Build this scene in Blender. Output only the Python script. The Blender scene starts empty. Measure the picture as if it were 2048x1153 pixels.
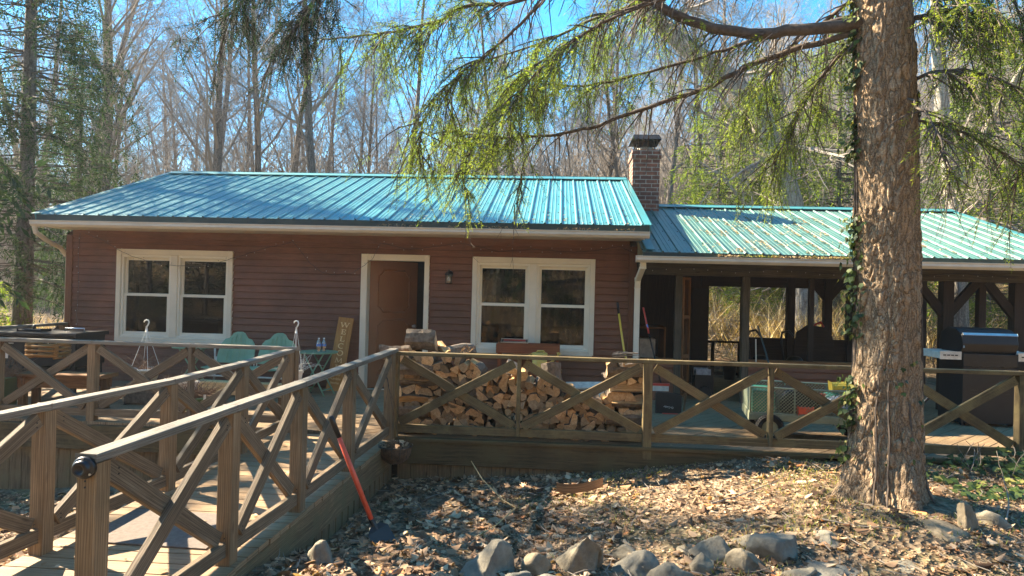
import bpy, math, random
import numpy as np
from mathutils import Vector, Matrix, noise
R = math.radians
rnd = random.Random(7)
sc = bpy.context.scene
col = sc.collection

# ------------------------------------------------------------ camera
cam = bpy.data.cameras.new('camera')
cam.lens = 1350.0 / 2048 * 36
cam.sensor_width = 36
cam.clip_start = 0.05
cam.clip_end = 600
camo = bpy.data.objects.new('camera', cam)
col.objects.link(camo)
yaw, pitch, roll = R(3.82), R(0.33), R(1.465)
fw = Vector((-math.sin(yaw) * math.cos(pitch), math.cos(yaw) * math.cos(pitch), math.sin(pitch)))
rt = Vector((math.cos(yaw), math.sin(yaw), 0))
up = rt.cross(fw)
rt2 = rt * math.cos(roll) + up * math.sin(roll)
up2 = up * math.cos(roll) - rt * math.sin(roll)
M = Matrix.Identity(4)
for i in range(3):
    M[i][0], M[i][1], M[i][2] = rt2[i], up2[i], -fw[i]
M[2][3] = 1.55
camo.matrix_world = M
sc.camera = camo

# ------------------------------------------------------------ light
SUN = Vector((-1.35, 0.55, 1.0)).normalized()       # towards the sun
w = bpy.data.worlds.new('World')
sc.world = w
w.use_nodes = True
nt = w.node_tree
bg = nt.nodes['Background']
sky = nt.nodes.new('ShaderNodeTexSky')
sky.sky_type = 'NISHITA'
sky.sun_disc = False
sky.sun_elevation = math.asin(SUN.z)
sky.sun_rotation = math.atan2(SUN.x, SUN.y)
sky.ozone_density = 3.0
sky.air_density = 0.8
sky.dust_density = 0.0
hsv = nt.nodes.new('ShaderNodeHueSaturation')
hsv.inputs['Saturation'].default_value = 1.42
hsv.inputs['Hue'].default_value = 0.49
hsv.inputs['Value'].default_value = 0.9
nt.links.new(sky.outputs[0], hsv.inputs['Color'])
nt.links.new(hsv.outputs[0], bg.inputs[0])
bg.inputs[1].default_value = 0.11
sl = bpy.data.lights.new('sun', 'SUN')
sl.energy = 5.0
sl.angle = R(0.53)
sl.color = (1.0, 0.93, 0.82)
so = bpy.data.objects.new('sun', sl)
so.rotation_euler = SUN.to_track_quat('Z', 'Y').to_euler()
so.location = SUN * 40
col.objects.link(so)
sc.view_settings.view_transform = 'Standard'
sc.view_settings.look = 'None'
sc.view_settings.exposure = 2.42
sc.view_settings.gamma = 1
sc.view_settings.use_white_balance = True
sc.view_settings.white_balance_temperature = 7950

# ------------------------------------------------------------ materials
def newmat(name):
    m = bpy.data.materials.new(name)
    m.use_nodes = True
    n = m.node_tree
    return m, n.nodes, n.links, n.nodes['Principled BSDF']

def N(nodes, t, **kw):
    n = nodes.new('ShaderNode' + t)
    for k, v in kw.items():
        if k in n.inputs:
            n.inputs[k].default_value = v
        else:
            setattr(n, k, v)
    return n

def ramp(nodes, stops):
    r = nodes.new('ShaderNodeValToRGB')
    e = r.color_ramp.elements
    while len(e) > 1:
        e.remove(e[-1])
    e[0].position = stops[0][0]
    e[0].color = (*stops[0][1], 1)
    for p, c in stops[1:]:
        x = e.new(p)
        x.color = (*c, 1)
    return r

def bump(nodes, links, src, bsdf, strength=0.3, dist=0.01):
    b = N(nodes, 'Bump', Strength=strength, Distance=dist)
    links.new(src, b.inputs['Height'])
    links.new(b.outputs[0], bsdf.inputs['Normal'])
    return b

def plain(name, c, rough=0.6, metal=0.0, var=0.15, scale=6.0, spec=0.5, bumpd=0.0, coat=0):
    m, n, l, b = newmat(name)
    tc = N(n, 'TexCoord')
    nz = N(n, 'TexNoise', Scale=scale, Detail=6.0, Roughness=0.65)
    l.new(tc.outputs['Object'], nz.inputs['Vector'])
    r = ramp(n, [(0.3, tuple(x * (1 - var) for x in c)), (0.7, tuple(min(1, x * (1 + var)) for x in c))])
    l.new(nz.outputs[0], r.inputs[0])
    l.new(r.outputs[0], b.inputs['Base Color'])
    b.inputs['Roughness'].default_value = rough
    b.inputs['Metallic'].default_value = metal
    b.inputs['Specular IOR Level'].default_value = spec
    b.inputs['Coat Weight'].default_value = coat
    if bumpd:
        bump(n, l, nz.outputs[0], b, 0.6, bumpd)
    return m

def woodmat(name, stops, ulen=1.6, vfreq=45.0, rough=0.75, knots=True, bs=0.5, moss=None, spec=0.3, crack=0.55):
    """grain runs along U of the UV map (U, V in metres)"""
    m, n, l, b = newmat(name)
    uv = N(n, 'UVMap')
    mp = N(n, 'Mapping')
    mp.inputs['Scale'].default_value = (ulen, vfreq, 1)
    l.new(uv.outputs[0], mp.inputs[0])
    big = N(n, 'TexNoise', Scale=2.2, Detail=3.0, Roughness=0.5)
    l.new(uv.outputs[0], big.inputs['Vector'])
    add = N(n, 'VectorMath', operation='MULTIPLY_ADD')
    add.inputs[1].default_value = (0.0, 4.0, 0)
    l.new(big.outputs['Color'], add.inputs[0])
    l.new(mp.outputs[0], add.inputs[2])
    g = N(n, 'TexNoise', Scale=1.0, Detail=8.0, Roughness=0.7)
    l.new(add.outputs[0], g.inputs['Vector'])
    r = ramp(n, stops)
    l.new(g.outputs[0], r.inputs[0])
    cur = r.outputs[0]
    # fine dark cracks
    mp2 = N(n, 'Mapping')
    mp2.inputs['Scale'].default_value = (ulen * 2.0, vfreq * 3, 1)
    l.new(uv.outputs[0], mp2.inputs[0])
    g2 = N(n, 'TexNoise', Scale=1.0, Detail=4.0, Roughness=0.6)
    l.new(mp2.outputs[0], g2.inputs['Vector'])
    r2 = ramp(n, [(0.33, (1 - crack,) * 3), (0.47, (1, 1, 1))])
    l.new(g2.outputs[0], r2.inputs[0])
    mx = N(n, 'MixRGB', blend_type='MULTIPLY')
    mx.inputs[0].default_value = 1
    l.new(cur, mx.inputs[1]); l.new(r2.outputs[0], mx.inputs[2])
    cur = mx.outputs[0]
    # broad stain
    st = N(n, 'TexNoise', Scale=1.3, Detail=5.0, Roughness=0.6)
    tc = N(n, 'TexCoord')
    l.new(tc.outputs['Object'], st.inputs['Vector'])
    r3 = ramp(n, [(0.32, (0.6, 0.62, 0.58)), (0.62, (1.1, 1.06, 1.0))])
    l.new(st.outputs[0], r3.inputs[0])
    mx = N(n, 'MixRGB', blend_type='MULTIPLY')
    mx.inputs[0].default_value = 0.9
    l.new(cur, mx.inputs[1]); l.new(r3.outputs[0], mx.inputs[2])
    cur = mx.outputs[0]
    oi = N(n, 'ObjectInfo')
    r4 = ramp(n, [(0, (0.82, 0.84, 0.84)), (1, (1.15, 1.08, 1.0))])
    l.new(oi.outputs['Random'], r4.inputs[0])
    mx = N(n, 'MixRGB', blend_type='MULTIPLY')
    mx.inputs[0].default_value = 1
    l.new(cur, mx.inputs[1]); l.new(r4.outputs[0], mx.inputs[2])
    cur = mx.outputs[0]
    if knots:
        v = N(n, 'TexVoronoi', Scale=1.0)
        mp3 = N(n, 'Mapping')
        mp3.inputs['Scale'].default_value = (2.2, 9, 1)
        l.new(uv.outputs[0], mp3.inputs[0]); l.new(mp3.outputs[0], v.inputs['Vector'])
        r5 = ramp(n, [(0.03, (0.25, 0.2, 0.18)), (0.11, (1, 1, 1))])
        l.new(v.outputs['Distance'], r5.inputs[0])
        mx = N(n, 'MixRGB', blend_type='MULTIPLY')
        mx.inputs[0].default_value = 0.8
        l.new(cur, mx.inputs[1]); l.new(r5.outputs[0], mx.inputs[2])
        cur = mx.outputs[0]
    if moss:
        ms = N(n, 'TexNoise', Scale=3.5, Detail=8.0, Roughness=0.7)
        l.new(tc.outputs['Object'], ms.inputs['Vector'])
        r6 = ramp(n, [(0.45, (0, 0, 0)), (0.62, (1, 1, 1))])
        l.new(ms.outputs[0], r6.inputs[0])
        mx = N(n, 'MixRGB')
        l.new(r6.outputs[0], mx.inputs[0]); l.new(cur, mx.inputs[1])
        mx.inputs[2].default_value = (*moss, 1)
        cur = mx.outputs[0]
    if knots:
        mw = N(n, 'Mapping'); mw.inputs['Scale'].default_value = (0.1, 1, 1)
        l.new(uv.outputs[0], mw.inputs[0])
        wv = N(n, 'TexWave', Scale=24.0, Distortion=5.0, Detail=2.5)
        wv.bands_direction = 'Y'; wv.inputs['Detail Scale'].default_value = 0.7
        l.new(mw.outputs[0], wv.inputs['Vector'])
        r7 = ramp(n, [(0.0, (0.5, 0.45, 0.4)), (0.35, (1, 1, 1))])
        l.new(wv.outputs[0], r7.inputs[0])
        mx = N(n, 'MixRGB', blend_type='MULTIPLY')
        mx.inputs[0].default_value = 0.75
        l.new(cur, mx.inputs[1]); l.new(r7.outputs[0], mx.inputs[2])
        cur = mx.outputs[0]
    l.new(cur, b.inputs['Base Color'])
    b.inputs['Roughness'].default_value = rough
    b.inputs['Specular IOR Level'].default_value = spec
    ad = N(n, 'Math', operation='MULTIPLY')
    l.new(g.outputs[0], ad.inputs[0]); l.new(r2.outputs[0], ad.inputs[1])
    bump(n, l, ad.outputs[0], b, bs, 0.006)
    return m

def rampmat(name, stops, rough=0.8, transl=0.0, spec=0.2, bumpscale=0, twoside=True):
    """colour picked per element by the U of its UV"""
    m, n, l, b = newmat(name)
    uv = N(n, 'UVMap')
    sx = N(n, 'SeparateXYZ')
    l.new(uv.outputs[0], sx.inputs[0])
    r = ramp(n, stops)
    l.new(sx.outputs[0], r.inputs[0])
    l.new(r.outputs[0], b.inputs['Base Color'])
    b.inputs['Roughness'].default_value = rough
    b.inputs['Specular IOR Level'].default_value = spec
    if transl:
        t = N(n, 'BsdfTranslucent')
        g = N(n, 'MixRGB', blend_type='MULTIPLY')
        g.inputs[0].default_value = 1
        g.inputs[2].default_value = (1.6, 1.5, 0.7, 1)
        l.new(r.outputs[0], g.inputs[1]); l.new(g.outputs[0], t.inputs[0])
        ms = N(n, 'MixShader')
        ms.inputs[0].default_value = transl
        l.new(b.outputs[0], ms.inputs[1]); l.new(t.outputs[0], ms.inputs[2])
        l.new(ms.outputs[0], n['Material Output'].inputs[0])
    return m

def barkmat(name, cols, scale=9.0, zs=0.35, bd=0.03, crackw=0.06):
    m, n, l, b = newmat(name)
    tc = N(n, 'TexCoord')
    mp = N(n, 'Mapping')
    mp.inputs['Scale'].default_value = (1, 1, zs)
    l.new(tc.outputs['Object'], mp.inputs[0])
    dz = N(n, 'TexNoise', Scale=scale * 0.8, Detail=5.0)
    l.new(mp.outputs[0], dz.inputs['Vector'])
    ma = N(n, 'VectorMath', operation='MULTIPLY_ADD')
    ma.inputs[1].default_value = (0.16, 0.16, 0.2)
    l.new(dz.outputs['Color'], ma.inputs[0]); l.new(mp.outputs[0], ma.inputs[2])
    v = N(n, 'TexVoronoi', feature='DISTANCE_TO_EDGE', Scale=scale)
    l.new(ma.outputs[0], v.inputs['Vector'])
    nz = N(n, 'TexNoise', Scale=scale * 4, Detail=6.0, Roughness=0.7)
    l.new(tc.outputs['Object'], nz.inputs['Vector'])
    r = ramp(n, [(0.25, cols[0]), (0.5, cols[1]), (0.75, cols[2])])
    l.new(nz.outputs[0], r.inputs[0])
    r2 = ramp(n, [(0.0, (0.22, 0.2, 0.19)), (crackw, (1, 1, 1))])
    l.new(v.outputs['Distance'], r2.inputs[0])
    mx = N(n, 'MixRGB', blend_type='MULTIPLY')
    mx.inputs[0].default_value = 0.6
    l.new(r.outputs[0], mx.inputs[1]); l.new(r2.outputs[0], mx.inputs[2])
    l.new(mx.outputs[0], b.inputs['Base Color'])
    b.inputs['Roughness'].default_value = 0.9
    b.inputs['Specular IOR Level'].default_value = 0.15
    r3 = ramp(n, [(0.0, (0, 0, 0)), (crackw * 1.6, (0.7, 0.7, 0.7)), (0.3, (1, 1, 1))])
    l.new(v.outputs['Distance'], r3.inputs[0])
    ad = N(n, 'MixRGB')
    ad.inputs[0].default_value = 0.35
    l.new(r3.outputs[0], ad.inputs[1]); l.new(nz.outputs[0], ad.inputs[2])
    bump(n, l, ad.outputs[0], b, 1.0, bd)
    return m

MAT = {}
MAT['rail'] = woodmat('weathered_rail_wood', [(0.25, (0.080, 0.056, 0.041)), (0.5, (0.203, 0.153, 0.106)), (0.75, (0.364, 0.294, 0.219))], vfreq=85, bs=0.7)
MAT['railpost'] = woodmat('post_wood', [(0.25, (0.133, 0.080, 0.044)), (0.5, (0.300, 0.201, 0.118)), (0.75, (0.465, 0.353, 0.237))], vfreq=85, bs=0.6, crack=0.45)
MAT['cap'] = woodmat('rail_cap_wood', [(0.25, (0.107, 0.098, 0.087)), (0.5, (0.253, 0.234, 0.204)), (0.75, (0.428, 0.400, 0.350))], vfreq=55, bs=0.9, rough=0.6, spec=0.5, crack=0.7)
MAT['mossrail'] = woodmat('mossy_rail_wood', [(0.25, (0.069, 0.053, 0.026)), (0.5, (0.180, 0.132, 0.070)), (0.75, (0.345, 0.264, 0.154))], moss=(0.235, 0.179, 0.083), vfreq=85, bs=0.7)
MAT['deck'] = woodmat('deck_board_wood', [(0.25, (0.168, 0.109, 0.066)), (0.5, (0.336, 0.231, 0.141)), (0.75, (0.550, 0.398, 0.255))], vfreq=85, bs=0.5, rough=0.6, spec=0.4)
MAT['fascia'] = woodmat('mossy_fascia_wood', [(0.25, (0.048, 0.040, 0.020)), (0.5, (0.123, 0.090, 0.046)), (0.75, (0.229, 0.172, 0.090))], moss=(0.139, 0.106, 0.048), bs=0.5, rough=0.8)
MAT['skirt'] = woodmat('skirt_board_wood', [(0.25, (0.121, 0.080, 0.045)), (0.5, (0.264, 0.173, 0.099)), (0.75, (0.446, 0.309, 0.186))], bs=0.5, moss=(0.203, 0.150, 0.076))
MAT['siding'] = woodmat('red_brown_siding', [(0.3, (0.156, 0.058, 0.030)), (0.5, (0.208, 0.081, 0.043)), (0.7, (0.259, 0.107, 0.059))], ulen=3, vfreq=40, knots=False, bs=0.25, rough=0.55, crack=0.18, spec=0.4)
MAT['signwood'] = woodmat('honey_sign_wood', [(0.3, (0.360, 0.159, 0.048)), (0.5, (0.504, 0.245, 0.084)), (0.7, (0.600, 0.330, 0.120))], bs=0.3, crack=0.3)
MAT['redwood'] = woodmat('red_stained_wood', [(0.3, (0.24, 0.06, 0.025)), (0.5, (0.36, 0.1, 0.04)), (0.7, (0.44, 0.15, 0.06))], bs=0.3, crack=0.3)
MAT['newwood'] = woodmat('pale_lumber', [(0.3, (0.546, 0.351, 0.156)), (0.5, (0.715, 0.494, 0.260)), (0.7, (0.832, 0.611, 0.351))], bs=0.25, crack=0.25)
MAT['brownwood'] = woodmat('brown_bench_wood', [(0.3, (0.179, 0.081, 0.032)), (0.5, (0.303, 0.138, 0.056)), (0.7, (0.440, 0.225, 0.101))], bs=0.4)
MAT['dark_beam'] = woodmat('grey_brown_beam_wood', [(0.3, (0.06, 0.05, 0.035)), (0.5, (0.11, 0.09, 0.065)), (0.7, (0.17, 0.145, 0.11))], bs=0.4)
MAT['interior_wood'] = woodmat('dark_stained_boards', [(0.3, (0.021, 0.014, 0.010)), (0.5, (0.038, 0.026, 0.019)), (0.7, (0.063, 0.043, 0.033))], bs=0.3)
MAT['splitwood'] = woodmat('split_log_wood', [(0.25, (0.347, 0.157, 0.059)), (0.5, (0.578, 0.339, 0.157)), (0.75, (0.762, 0.544, 0.326))], ulen=4, vfreq=60, knots=False, bs=1.0, crack=0.55)
MAT['trim'] = plain('cream_trim_paint', (0.722, 0.646, 0.503), 0.45, var=0.08, scale=3, bumpd=0.001)
MAT['sash'] = plain('white_vinyl_sash', (0.8, 0.74, 0.6), 0.4, var=0.05, scale=4)
MAT['gutter'] = plain('cream_gutter_metal', (0.625, 0.562, 0.463), 0.5, var=0.12, scale=3)
MAT['darkgreen'] = plain('dark_green_metal_trim', (0.012, 0.04, 0.04), 0.45, var=0.2)
MAT['white'] = plain('white_plastic', (0.75, 0.73, 0.68), 0.4, var=0.06, scale=15)
MAT['wornwhite'] = plain('dirty_white_plastic', (0.62, 0.58, 0.5), 0.5, var=0.25, scale=14)
MAT['black'] = plain('black_plastic', (0.007, 0.007, 0.008), 0.35, var=0.2)
MAT['blackmetal'] = plain('black_powder_coat', (0.006, 0.006, 0.006), 0.5, var=0.25, scale=12)
MAT['darkgrey'] = plain('charcoal_sheet_metal', (0.018, 0.017, 0.016), 0.55, var=0.2, metal=0.3)
MAT['steel'] = plain('brushed_steel', (0.55, 0.55, 0.55), 0.3, metal=0.9, var=0.1)
MAT['greenpaint'] = plain('faded_sea_green_paint', (0.183, 0.340, 0.205), 0.5, var=0.12, scale=5)
MAT['greenpot'] = plain('green_glazed_plastic', (0.09, 0.17, 0.08), 0.5, var=0.2)
MAT['red'] = plain('red_plastic', (0.62, 0.06, 0.04), 0.4)
MAT['orangered'] = plain('orange_red_fibreglass', (0.75, 0.1, 0.05), 0.35, var=0.12, scale=20)
MAT['yellow'] = plain('yellow_plastic', (0.75, 0.5, 0.07), 0.4)
MAT['paleyellow'] = plain('pale_yellow_metal', (0.72, 0.47, 0.1), 0.45)
MAT['rubber'] = plain('black_rubber', (0.012, 0.012, 0.012), 0.8, var=0.2, scale=30, bumpd=0.003)
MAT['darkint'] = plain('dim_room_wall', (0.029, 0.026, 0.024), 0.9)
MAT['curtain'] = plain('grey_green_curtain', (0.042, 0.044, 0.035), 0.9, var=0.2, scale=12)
MAT['doorbrown'] = plain('brown_painted_door', (0.261, 0.109, 0.046), 0.4, var=0.12, scale=2)
MAT['stem'] = plain('dead_stem', (0.16, 0.09, 0.055), 0.9, var=0.35, scale=30)
MAT['bluegreen'] = plain('green_garden_plastic', (0.03, 0.2, 0.13), 0.4)
MAT['greybag'] = plain('grey_plastic_bag', (0.3, 0.31, 0.33), 0.35, var=0.5, scale=18, bumpd=0.02)
MAT['cartpaint'] = plain('pale_green_cart_paint', (0.236, 0.256, 0.172), 0.45, var=0.15)
MAT['coco'] = plain('brown_coir_liner', (0.1, 0.06, 0.035), 0.95, var=0.6, scale=25, bumpd=0.03)
MAT['bulb'] = plain('clear_bulb', (0.390, 0.390, 0.358), 0.15, var=0.05)
MAT['bluecap'] = plain('blue_label', (0.100, 0.256, 0.600), 0.4)
MAT['mat'] = plain('brown_floor_mat', (0.15, 0.12, 0.1), 0.95, var=0.25, scale=40, bumpd=0.004)
MAT['bark'] = barkmat('spruce_bark', [(0.162, 0.105, 0.066), (0.372, 0.260, 0.167), (0.583, 0.443, 0.299)], scale=19, zs=0.34, bd=0.03, crackw=0.1)
MAT['treebark'] = barkmat('forest_tree_bark', [(0.080, 0.068, 0.056), (0.160, 0.140, 0.120), (0.272, 0.248, 0.216)], scale=7, zs=0.25, bd=0.04, crackw=0.1)
MAT['palebark'] = barkmat('pale_tree_bark', [(0.2, 0.175, 0.14), (0.36, 0.32, 0.265), (0.52, 0.48, 0.41)], scale=9, zs=0.25, bd=0.03, crackw=0.1)
MAT['limb'] = plain('limb_bark', (0.091, 0.070, 0.056), 0.9, var=0.4, scale=25, bumpd=0.01)
MAT['twig'] = plain('bare_twig', (0.248, 0.216, 0.184), 0.9, var=0.3, scale=0.6, spec=0.2)
MAT['needles'] = rampmat('spruce_needles', [(0, (0.038, 0.071, 0.025)), (0.5, (0.095, 0.154, 0.040)), (1, (0.202, 0.261, 0.063))], transl=0.6)
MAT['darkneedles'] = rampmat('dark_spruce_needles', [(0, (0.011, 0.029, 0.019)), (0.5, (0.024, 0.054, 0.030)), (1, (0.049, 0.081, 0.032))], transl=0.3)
MAT['leaf'] = rampmat('dead_leaf', [(0, (0.083, 0.048, 0.030)), (0.4, (0.234, 0.141, 0.086)), (0.72, (0.412, 0.274, 0.175)), (0.92, (0.686, 0.502, 0.337)), (1, (0.576, 0.221, 0.084))], transl=0.15, rough=0.75)
MAT['ivy'] = rampmat('ivy_leaf', [(0, (0.015, 0.04, 0.012)), (0.5, (0.05, 0.09, 0.022)), (0.8, (0.11, 0.15, 0.035)), (1, (0.3, 0.28, 0.09))], transl=0.3, rough=0.5, spec=0.35)
MAT['grass'] = rampmat('winter_grass', [(0, (0.108, 0.156, 0.030)), (0.5, (0.240, 0.264, 0.072)), (1, (0.456, 0.360, 0.168))], transl=0.3)
MAT['brush'] = rampmat('dry_brush', [(0, (0.183, 0.122, 0.063)), (0.4, (0.438, 0.313, 0.157)), (0.8, (0.767, 0.574, 0.313)), (1, (0.850, 0.731, 0.438))], transl=0.2)
MAT['debris'] = rampmat('needle_debris', [(0, (0.16, 0.08, 0.04)), (0.5, (0.4, 0.27, 0.14)), (1, (0.5, 0.4, 0.24))])

def stone_mat():
    m, n, l, b = newmat('field_stone')
    tc = N(n, 'TexCoord')
    a = N(n, 'TexNoise', Scale=5.0, Detail=10.0, Roughness=0.7)
    l.new(tc.outputs['Object'], a.inputs['Vector'])
    r = ramp(n, [(0.3, (0.1, 0.085, 0.065)), (0.5, (0.2, 0.175, 0.135)), (0.68, (0.3, 0.265, 0.205))])
    l.new(a.outputs[0], r.inputs[0])
    oi = N(n, 'ObjectInfo')
    r4 = ramp(n, [(0, (0.8, 0.85, 0.9)), (0.5, (1, 1, 0.95)), (1, (1.2, 1.02, 0.8))])
    l.new(oi.outputs['Random'], r4.inputs[0])
    mx = N(n, 'MixRGB', blend_type='MULTIPLY'); mx.inputs[0].default_value = 1
    l.new(r.outputs[0], mx.inputs[1]); l.new(r4.outputs[0], mx.inputs[2])
    l.new(mx.outputs[0], b.inputs['Base Color'])
    b.inputs['Roughness'].default_value = 0.9
    a2 = N(n, 'TexNoise', Scale=22.0, Detail=8.0, Roughness=0.7)
    l.new(tc.outputs['Object'], a2.inputs['Vector'])
    bump(n, l, a2.outputs[0], b, 0.7, 0.015)
    return m
MAT['stone'] = stone_mat()

def roof_mat(name='teal_roof_metal', c0=(0.015, 0.185, 0.2), c1=(0.03, 0.27, 0.29), dust=.3):
    m, n, l, b = newmat(name)
    tc = N(n, 'TexCoord')
    a = N(n, 'TexNoise', Scale=1.2, Detail=8.0, Roughness=0.65)
    l.new(tc.outputs['Object'], a.inputs['Vector'])
    r = ramp(n, [(0.3, c0), (0.7, c1)])
    l.new(a.outputs[0], r.inputs[0])
    g = N(n, 'TexNoise', Scale=3.0, Detail=10.0, Roughness=0.75)
    mp = N(n, 'Mapping')
    mp.inputs['Scale'].default_value = (2.2, .35, .35)
    l.new(tc.outputs['Object'], mp.inputs[0]); l.new(mp.outputs[0], g.inputs['Vector'])
    r2 = ramp(n, [(0.5, (0, 0, 0)), (0.78, (dust, dust, dust))])
    l.new(g.outputs[0], r2.inputs[0])
    mx = N(n, 'MixRGB'); mx.inputs[2].default_value = (0.3, 0.27, 0.19, 1)
    l.new(r2.outputs[0], mx.inputs[0]); l.new(r.outputs[0], mx.inputs[1])
    l.new(mx.outputs[0], b.inputs['Base Color'])
    b.inputs['Roughness'].default_value = 0.5
    b.inputs['Specular IOR Level'].default_value = 0.9
    b.inputs['Coat Weight'].default_value = 0.3
    b.inputs['Coat Roughness'].default_value = 0.25
    return m
MAT['roof'] = roof_mat()
MAT['dustyroof'] = roof_mat('dusty_teal_roof_metal', (0.028, 0.12, 0.1), (0.046, 0.17, 0.14), .45)

def brick_mat():
    m, n, l, b = newmat('chimney_brick')
    uv = N(n, 'UVMap')
    br = N(n, 'TexBrick', Scale=1.0)
    br.inputs['Brick Width'].default_value = 0.21
    br.inputs['Row Height'].default_value = 0.075
    br.inputs['Mortar Size'].default_value = 0.008
    br.inputs['Mortar Smooth'].default_value = 0.2
    br.inputs['Bias'].default_value = -0.2
    br.inputs['Color1'].default_value = (0.24, 0.09, 0.055, 1)
    br.inputs['Color2'].default_value = (0.1, 0.05, 0.04, 1)
    br.inputs['Mortar'].default_value = (0.32, 0.29, 0.25, 1)
    l.new(uv.outputs[0], br.inputs['Vector'])
    nz = N(n, 'TexNoise', Scale=14.0, Detail=6.0)
    l.new(uv.outputs[0], nz.inputs['Vector'])
    r = ramp(n, [(0.3, (0.65, 0.65, 0.65)), (0.7, (1.3, 1.25, 1.2))])
    l.new(nz.outputs[0], r.inputs[0])
    mx = N(n, 'MixRGB', blend_type='MULTIPLY'); mx.inputs[0].default_value = 1
    l.new(br.outputs[0], mx.inputs[1]); l.new(r.outputs[0], mx.inputs[2])
    l.new(mx.outputs[0], b.inputs['Base Color'])
    b.inputs['Roughness'].default_value = 0.9
    iv = N(n, 'Math', operation='SUBTRACT'); iv.inputs[0].default_value = 1
    l.new(br.outputs['Fac'], iv.inputs[1])
    bump(n, l, iv.outputs[0], b, 0.8, 0.008)
    return m
MAT['brick'] = brick_mat()

def glass_mat(name, refl=0.3, tint=0.35):
    m, n, l, b = newmat(name)
    n.remove(b)
    g = N(n, 'BsdfGlossy', Roughness=0.0); g.inputs[0].default_value = (0.95, 0.97, 0.95, 1)
    tc = N(n, 'TexCoord')
    nz = N(n, 'TexNoise', Scale=1.4, Detail=1.0)
    l.new(tc.outputs['Object'], nz.inputs['Vector'])
    bp = N(n, 'Bump', Strength=0.03, Distance=0.01)
    l.new(nz.outputs[0], bp.inputs['Height']); l.new(bp.outputs[0], g.inputs['Normal'])
    t = N(n, 'BsdfTransparent'); t.inputs[0].default_value = (tint,) * 3 + (1,)
    ms = N(n, 'MixShader'); ms.inputs[0].default_value = refl
    l.new(t.outputs[0], ms.inputs[1]); l.new(g.outputs[0], ms.inputs[2])
    l.new(ms.outputs[0], n['Material Output'].inputs[0])
    return m
MAT['glass'] = glass_mat('window_glass', .07, .1)
MAT['screenglass'] = glass_mat('screened_window_glass', 0.04, 0.12)
MAT['bottleplastic'] = glass_mat('bottle_plastic', 0.25, 0.75)
MAT['clearglass'] = glass_mat('lantern_glass', 0.2, 0.9)

def endgrain_mat():
    m, n, l, b = newmat('log_end_grain')
    tc = N(n, 'TexCoord')
    wv = N(n, 'TexNoise', Scale=28.0, Detail=6.0, Roughness=0.7)
    l.new(tc.outputs['Object'], wv.inputs['Vector'])
    ring = N(n, 'TexWave', Scale=22.0, Distortion=2.0, Detail=3.0)
    ring.wave_type = 'RINGS'; ring.rings_direction = 'Y'
    l.new(tc.outputs['Object'], ring.inputs['Vector'])
    r = ramp(n, [(0.25, (0.36, 0.22, 0.12)), (0.5, (0.6, 0.42, 0.25)), (0.75, (0.76, 0.6, 0.42))])
    l.new(wv.outputs[0], r.inputs[0])
    r2 = ramp(n, [(0.0, (0.8, 0.75, 0.7)), (1, (1.05, 1.05, 1.05))])
    l.new(ring.outputs[0], r2.inputs[0])
    mx = N(n, 'MixRGB', blend_type='MULTIPLY'); mx.inputs[0].default_value = 1
    l.new(r.outputs[0], mx.inputs[1]); l.new(r2.outputs[0], mx.inputs[2])
    oi = N(n, 'ObjectInfo')
    r4 = ramp(n, [(0, (0.3, 0.3, 0.3)), (0.25, (0.62, 0.62, 0.62)), (0.6, (0.95, 0.9, 0.85)), (0.8, (1.15, 0.92, 0.7)), (1, (1.25, 1.25, 1.2))])
    l.new(oi.outputs['Random'], r4.inputs[0])
    mx2 = N(n, 'MixRGB', blend_type='MULTIPLY'); mx2.inputs[0].default_value = 1
    l.new(mx.outputs[0], mx2.inputs[1]); l.new(r4.outputs[0], mx2.inputs[2])
    l.new(mx2.outputs[0], b.inputs['Base Color'])
    b.inputs['Roughness'].default_value = 0.85
    bump(n, l, wv.outputs[0], b, 0.8, 0.01)
    return m
MAT['endgrain'] = endgrain_mat()
MAT['logbark'] = plain('log_bark', (0.156, 0.117, 0.085), 0.95, var=0.55, scale=22, bumpd=0.02)

def ground_mat():
    m, n, l, b = newmat('forest_floor')
    tc = N(n, 'TexCoord')
    a = N(n, 'TexNoise', Scale=9.0, Detail=12.0, Roughness=0.75)
    l.new(tc.outputs['Object'], a.inputs['Vector'])
    r = ramp(n, [(0.3, (0.06, 0.042, 0.028)), (0.5, (0.17, 0.125, 0.085)), (0.62, (0.3, 0.23, 0.155)), (0.72, (0.44, 0.34, 0.23))])
    l.new(a.outputs[0], r.inputs[0])
    g = N(n, 'TexNoise', Scale=1.1, Detail=8.0, Roughness=0.7)
    l.new(tc.outputs['Object'], g.inputs['Vector'])
    r2 = ramp(n, [(0.52, (0, 0, 0)), (0.68, (0.6, 0.6, 0.6))])
    l.new(g.outputs[0], r2.inputs[0])
    mx = N(n, 'MixRGB'); mx.inputs[2].default_value = (0.12, 0.13, 0.04, 1)
    l.new(r2.outputs[0], mx.inputs[0]); l.new(r.outputs[0], mx.inputs[1])
    l.new(mx.outputs[0], b.inputs['Base Color'])
    b.inputs['Roughness'].default_value = 0.95
    b.inputs['Specular IOR Level'].default_value = 0.1
    v = N(n, 'TexVoronoi', Scale=16.0)
    l.new(tc.outputs['Object'], v.inputs['Vector'])
    bump(n, l, v.outputs['Distance'], b, 1.0, 0.05)
    return m
MAT['ground'] = ground_mat()

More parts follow.
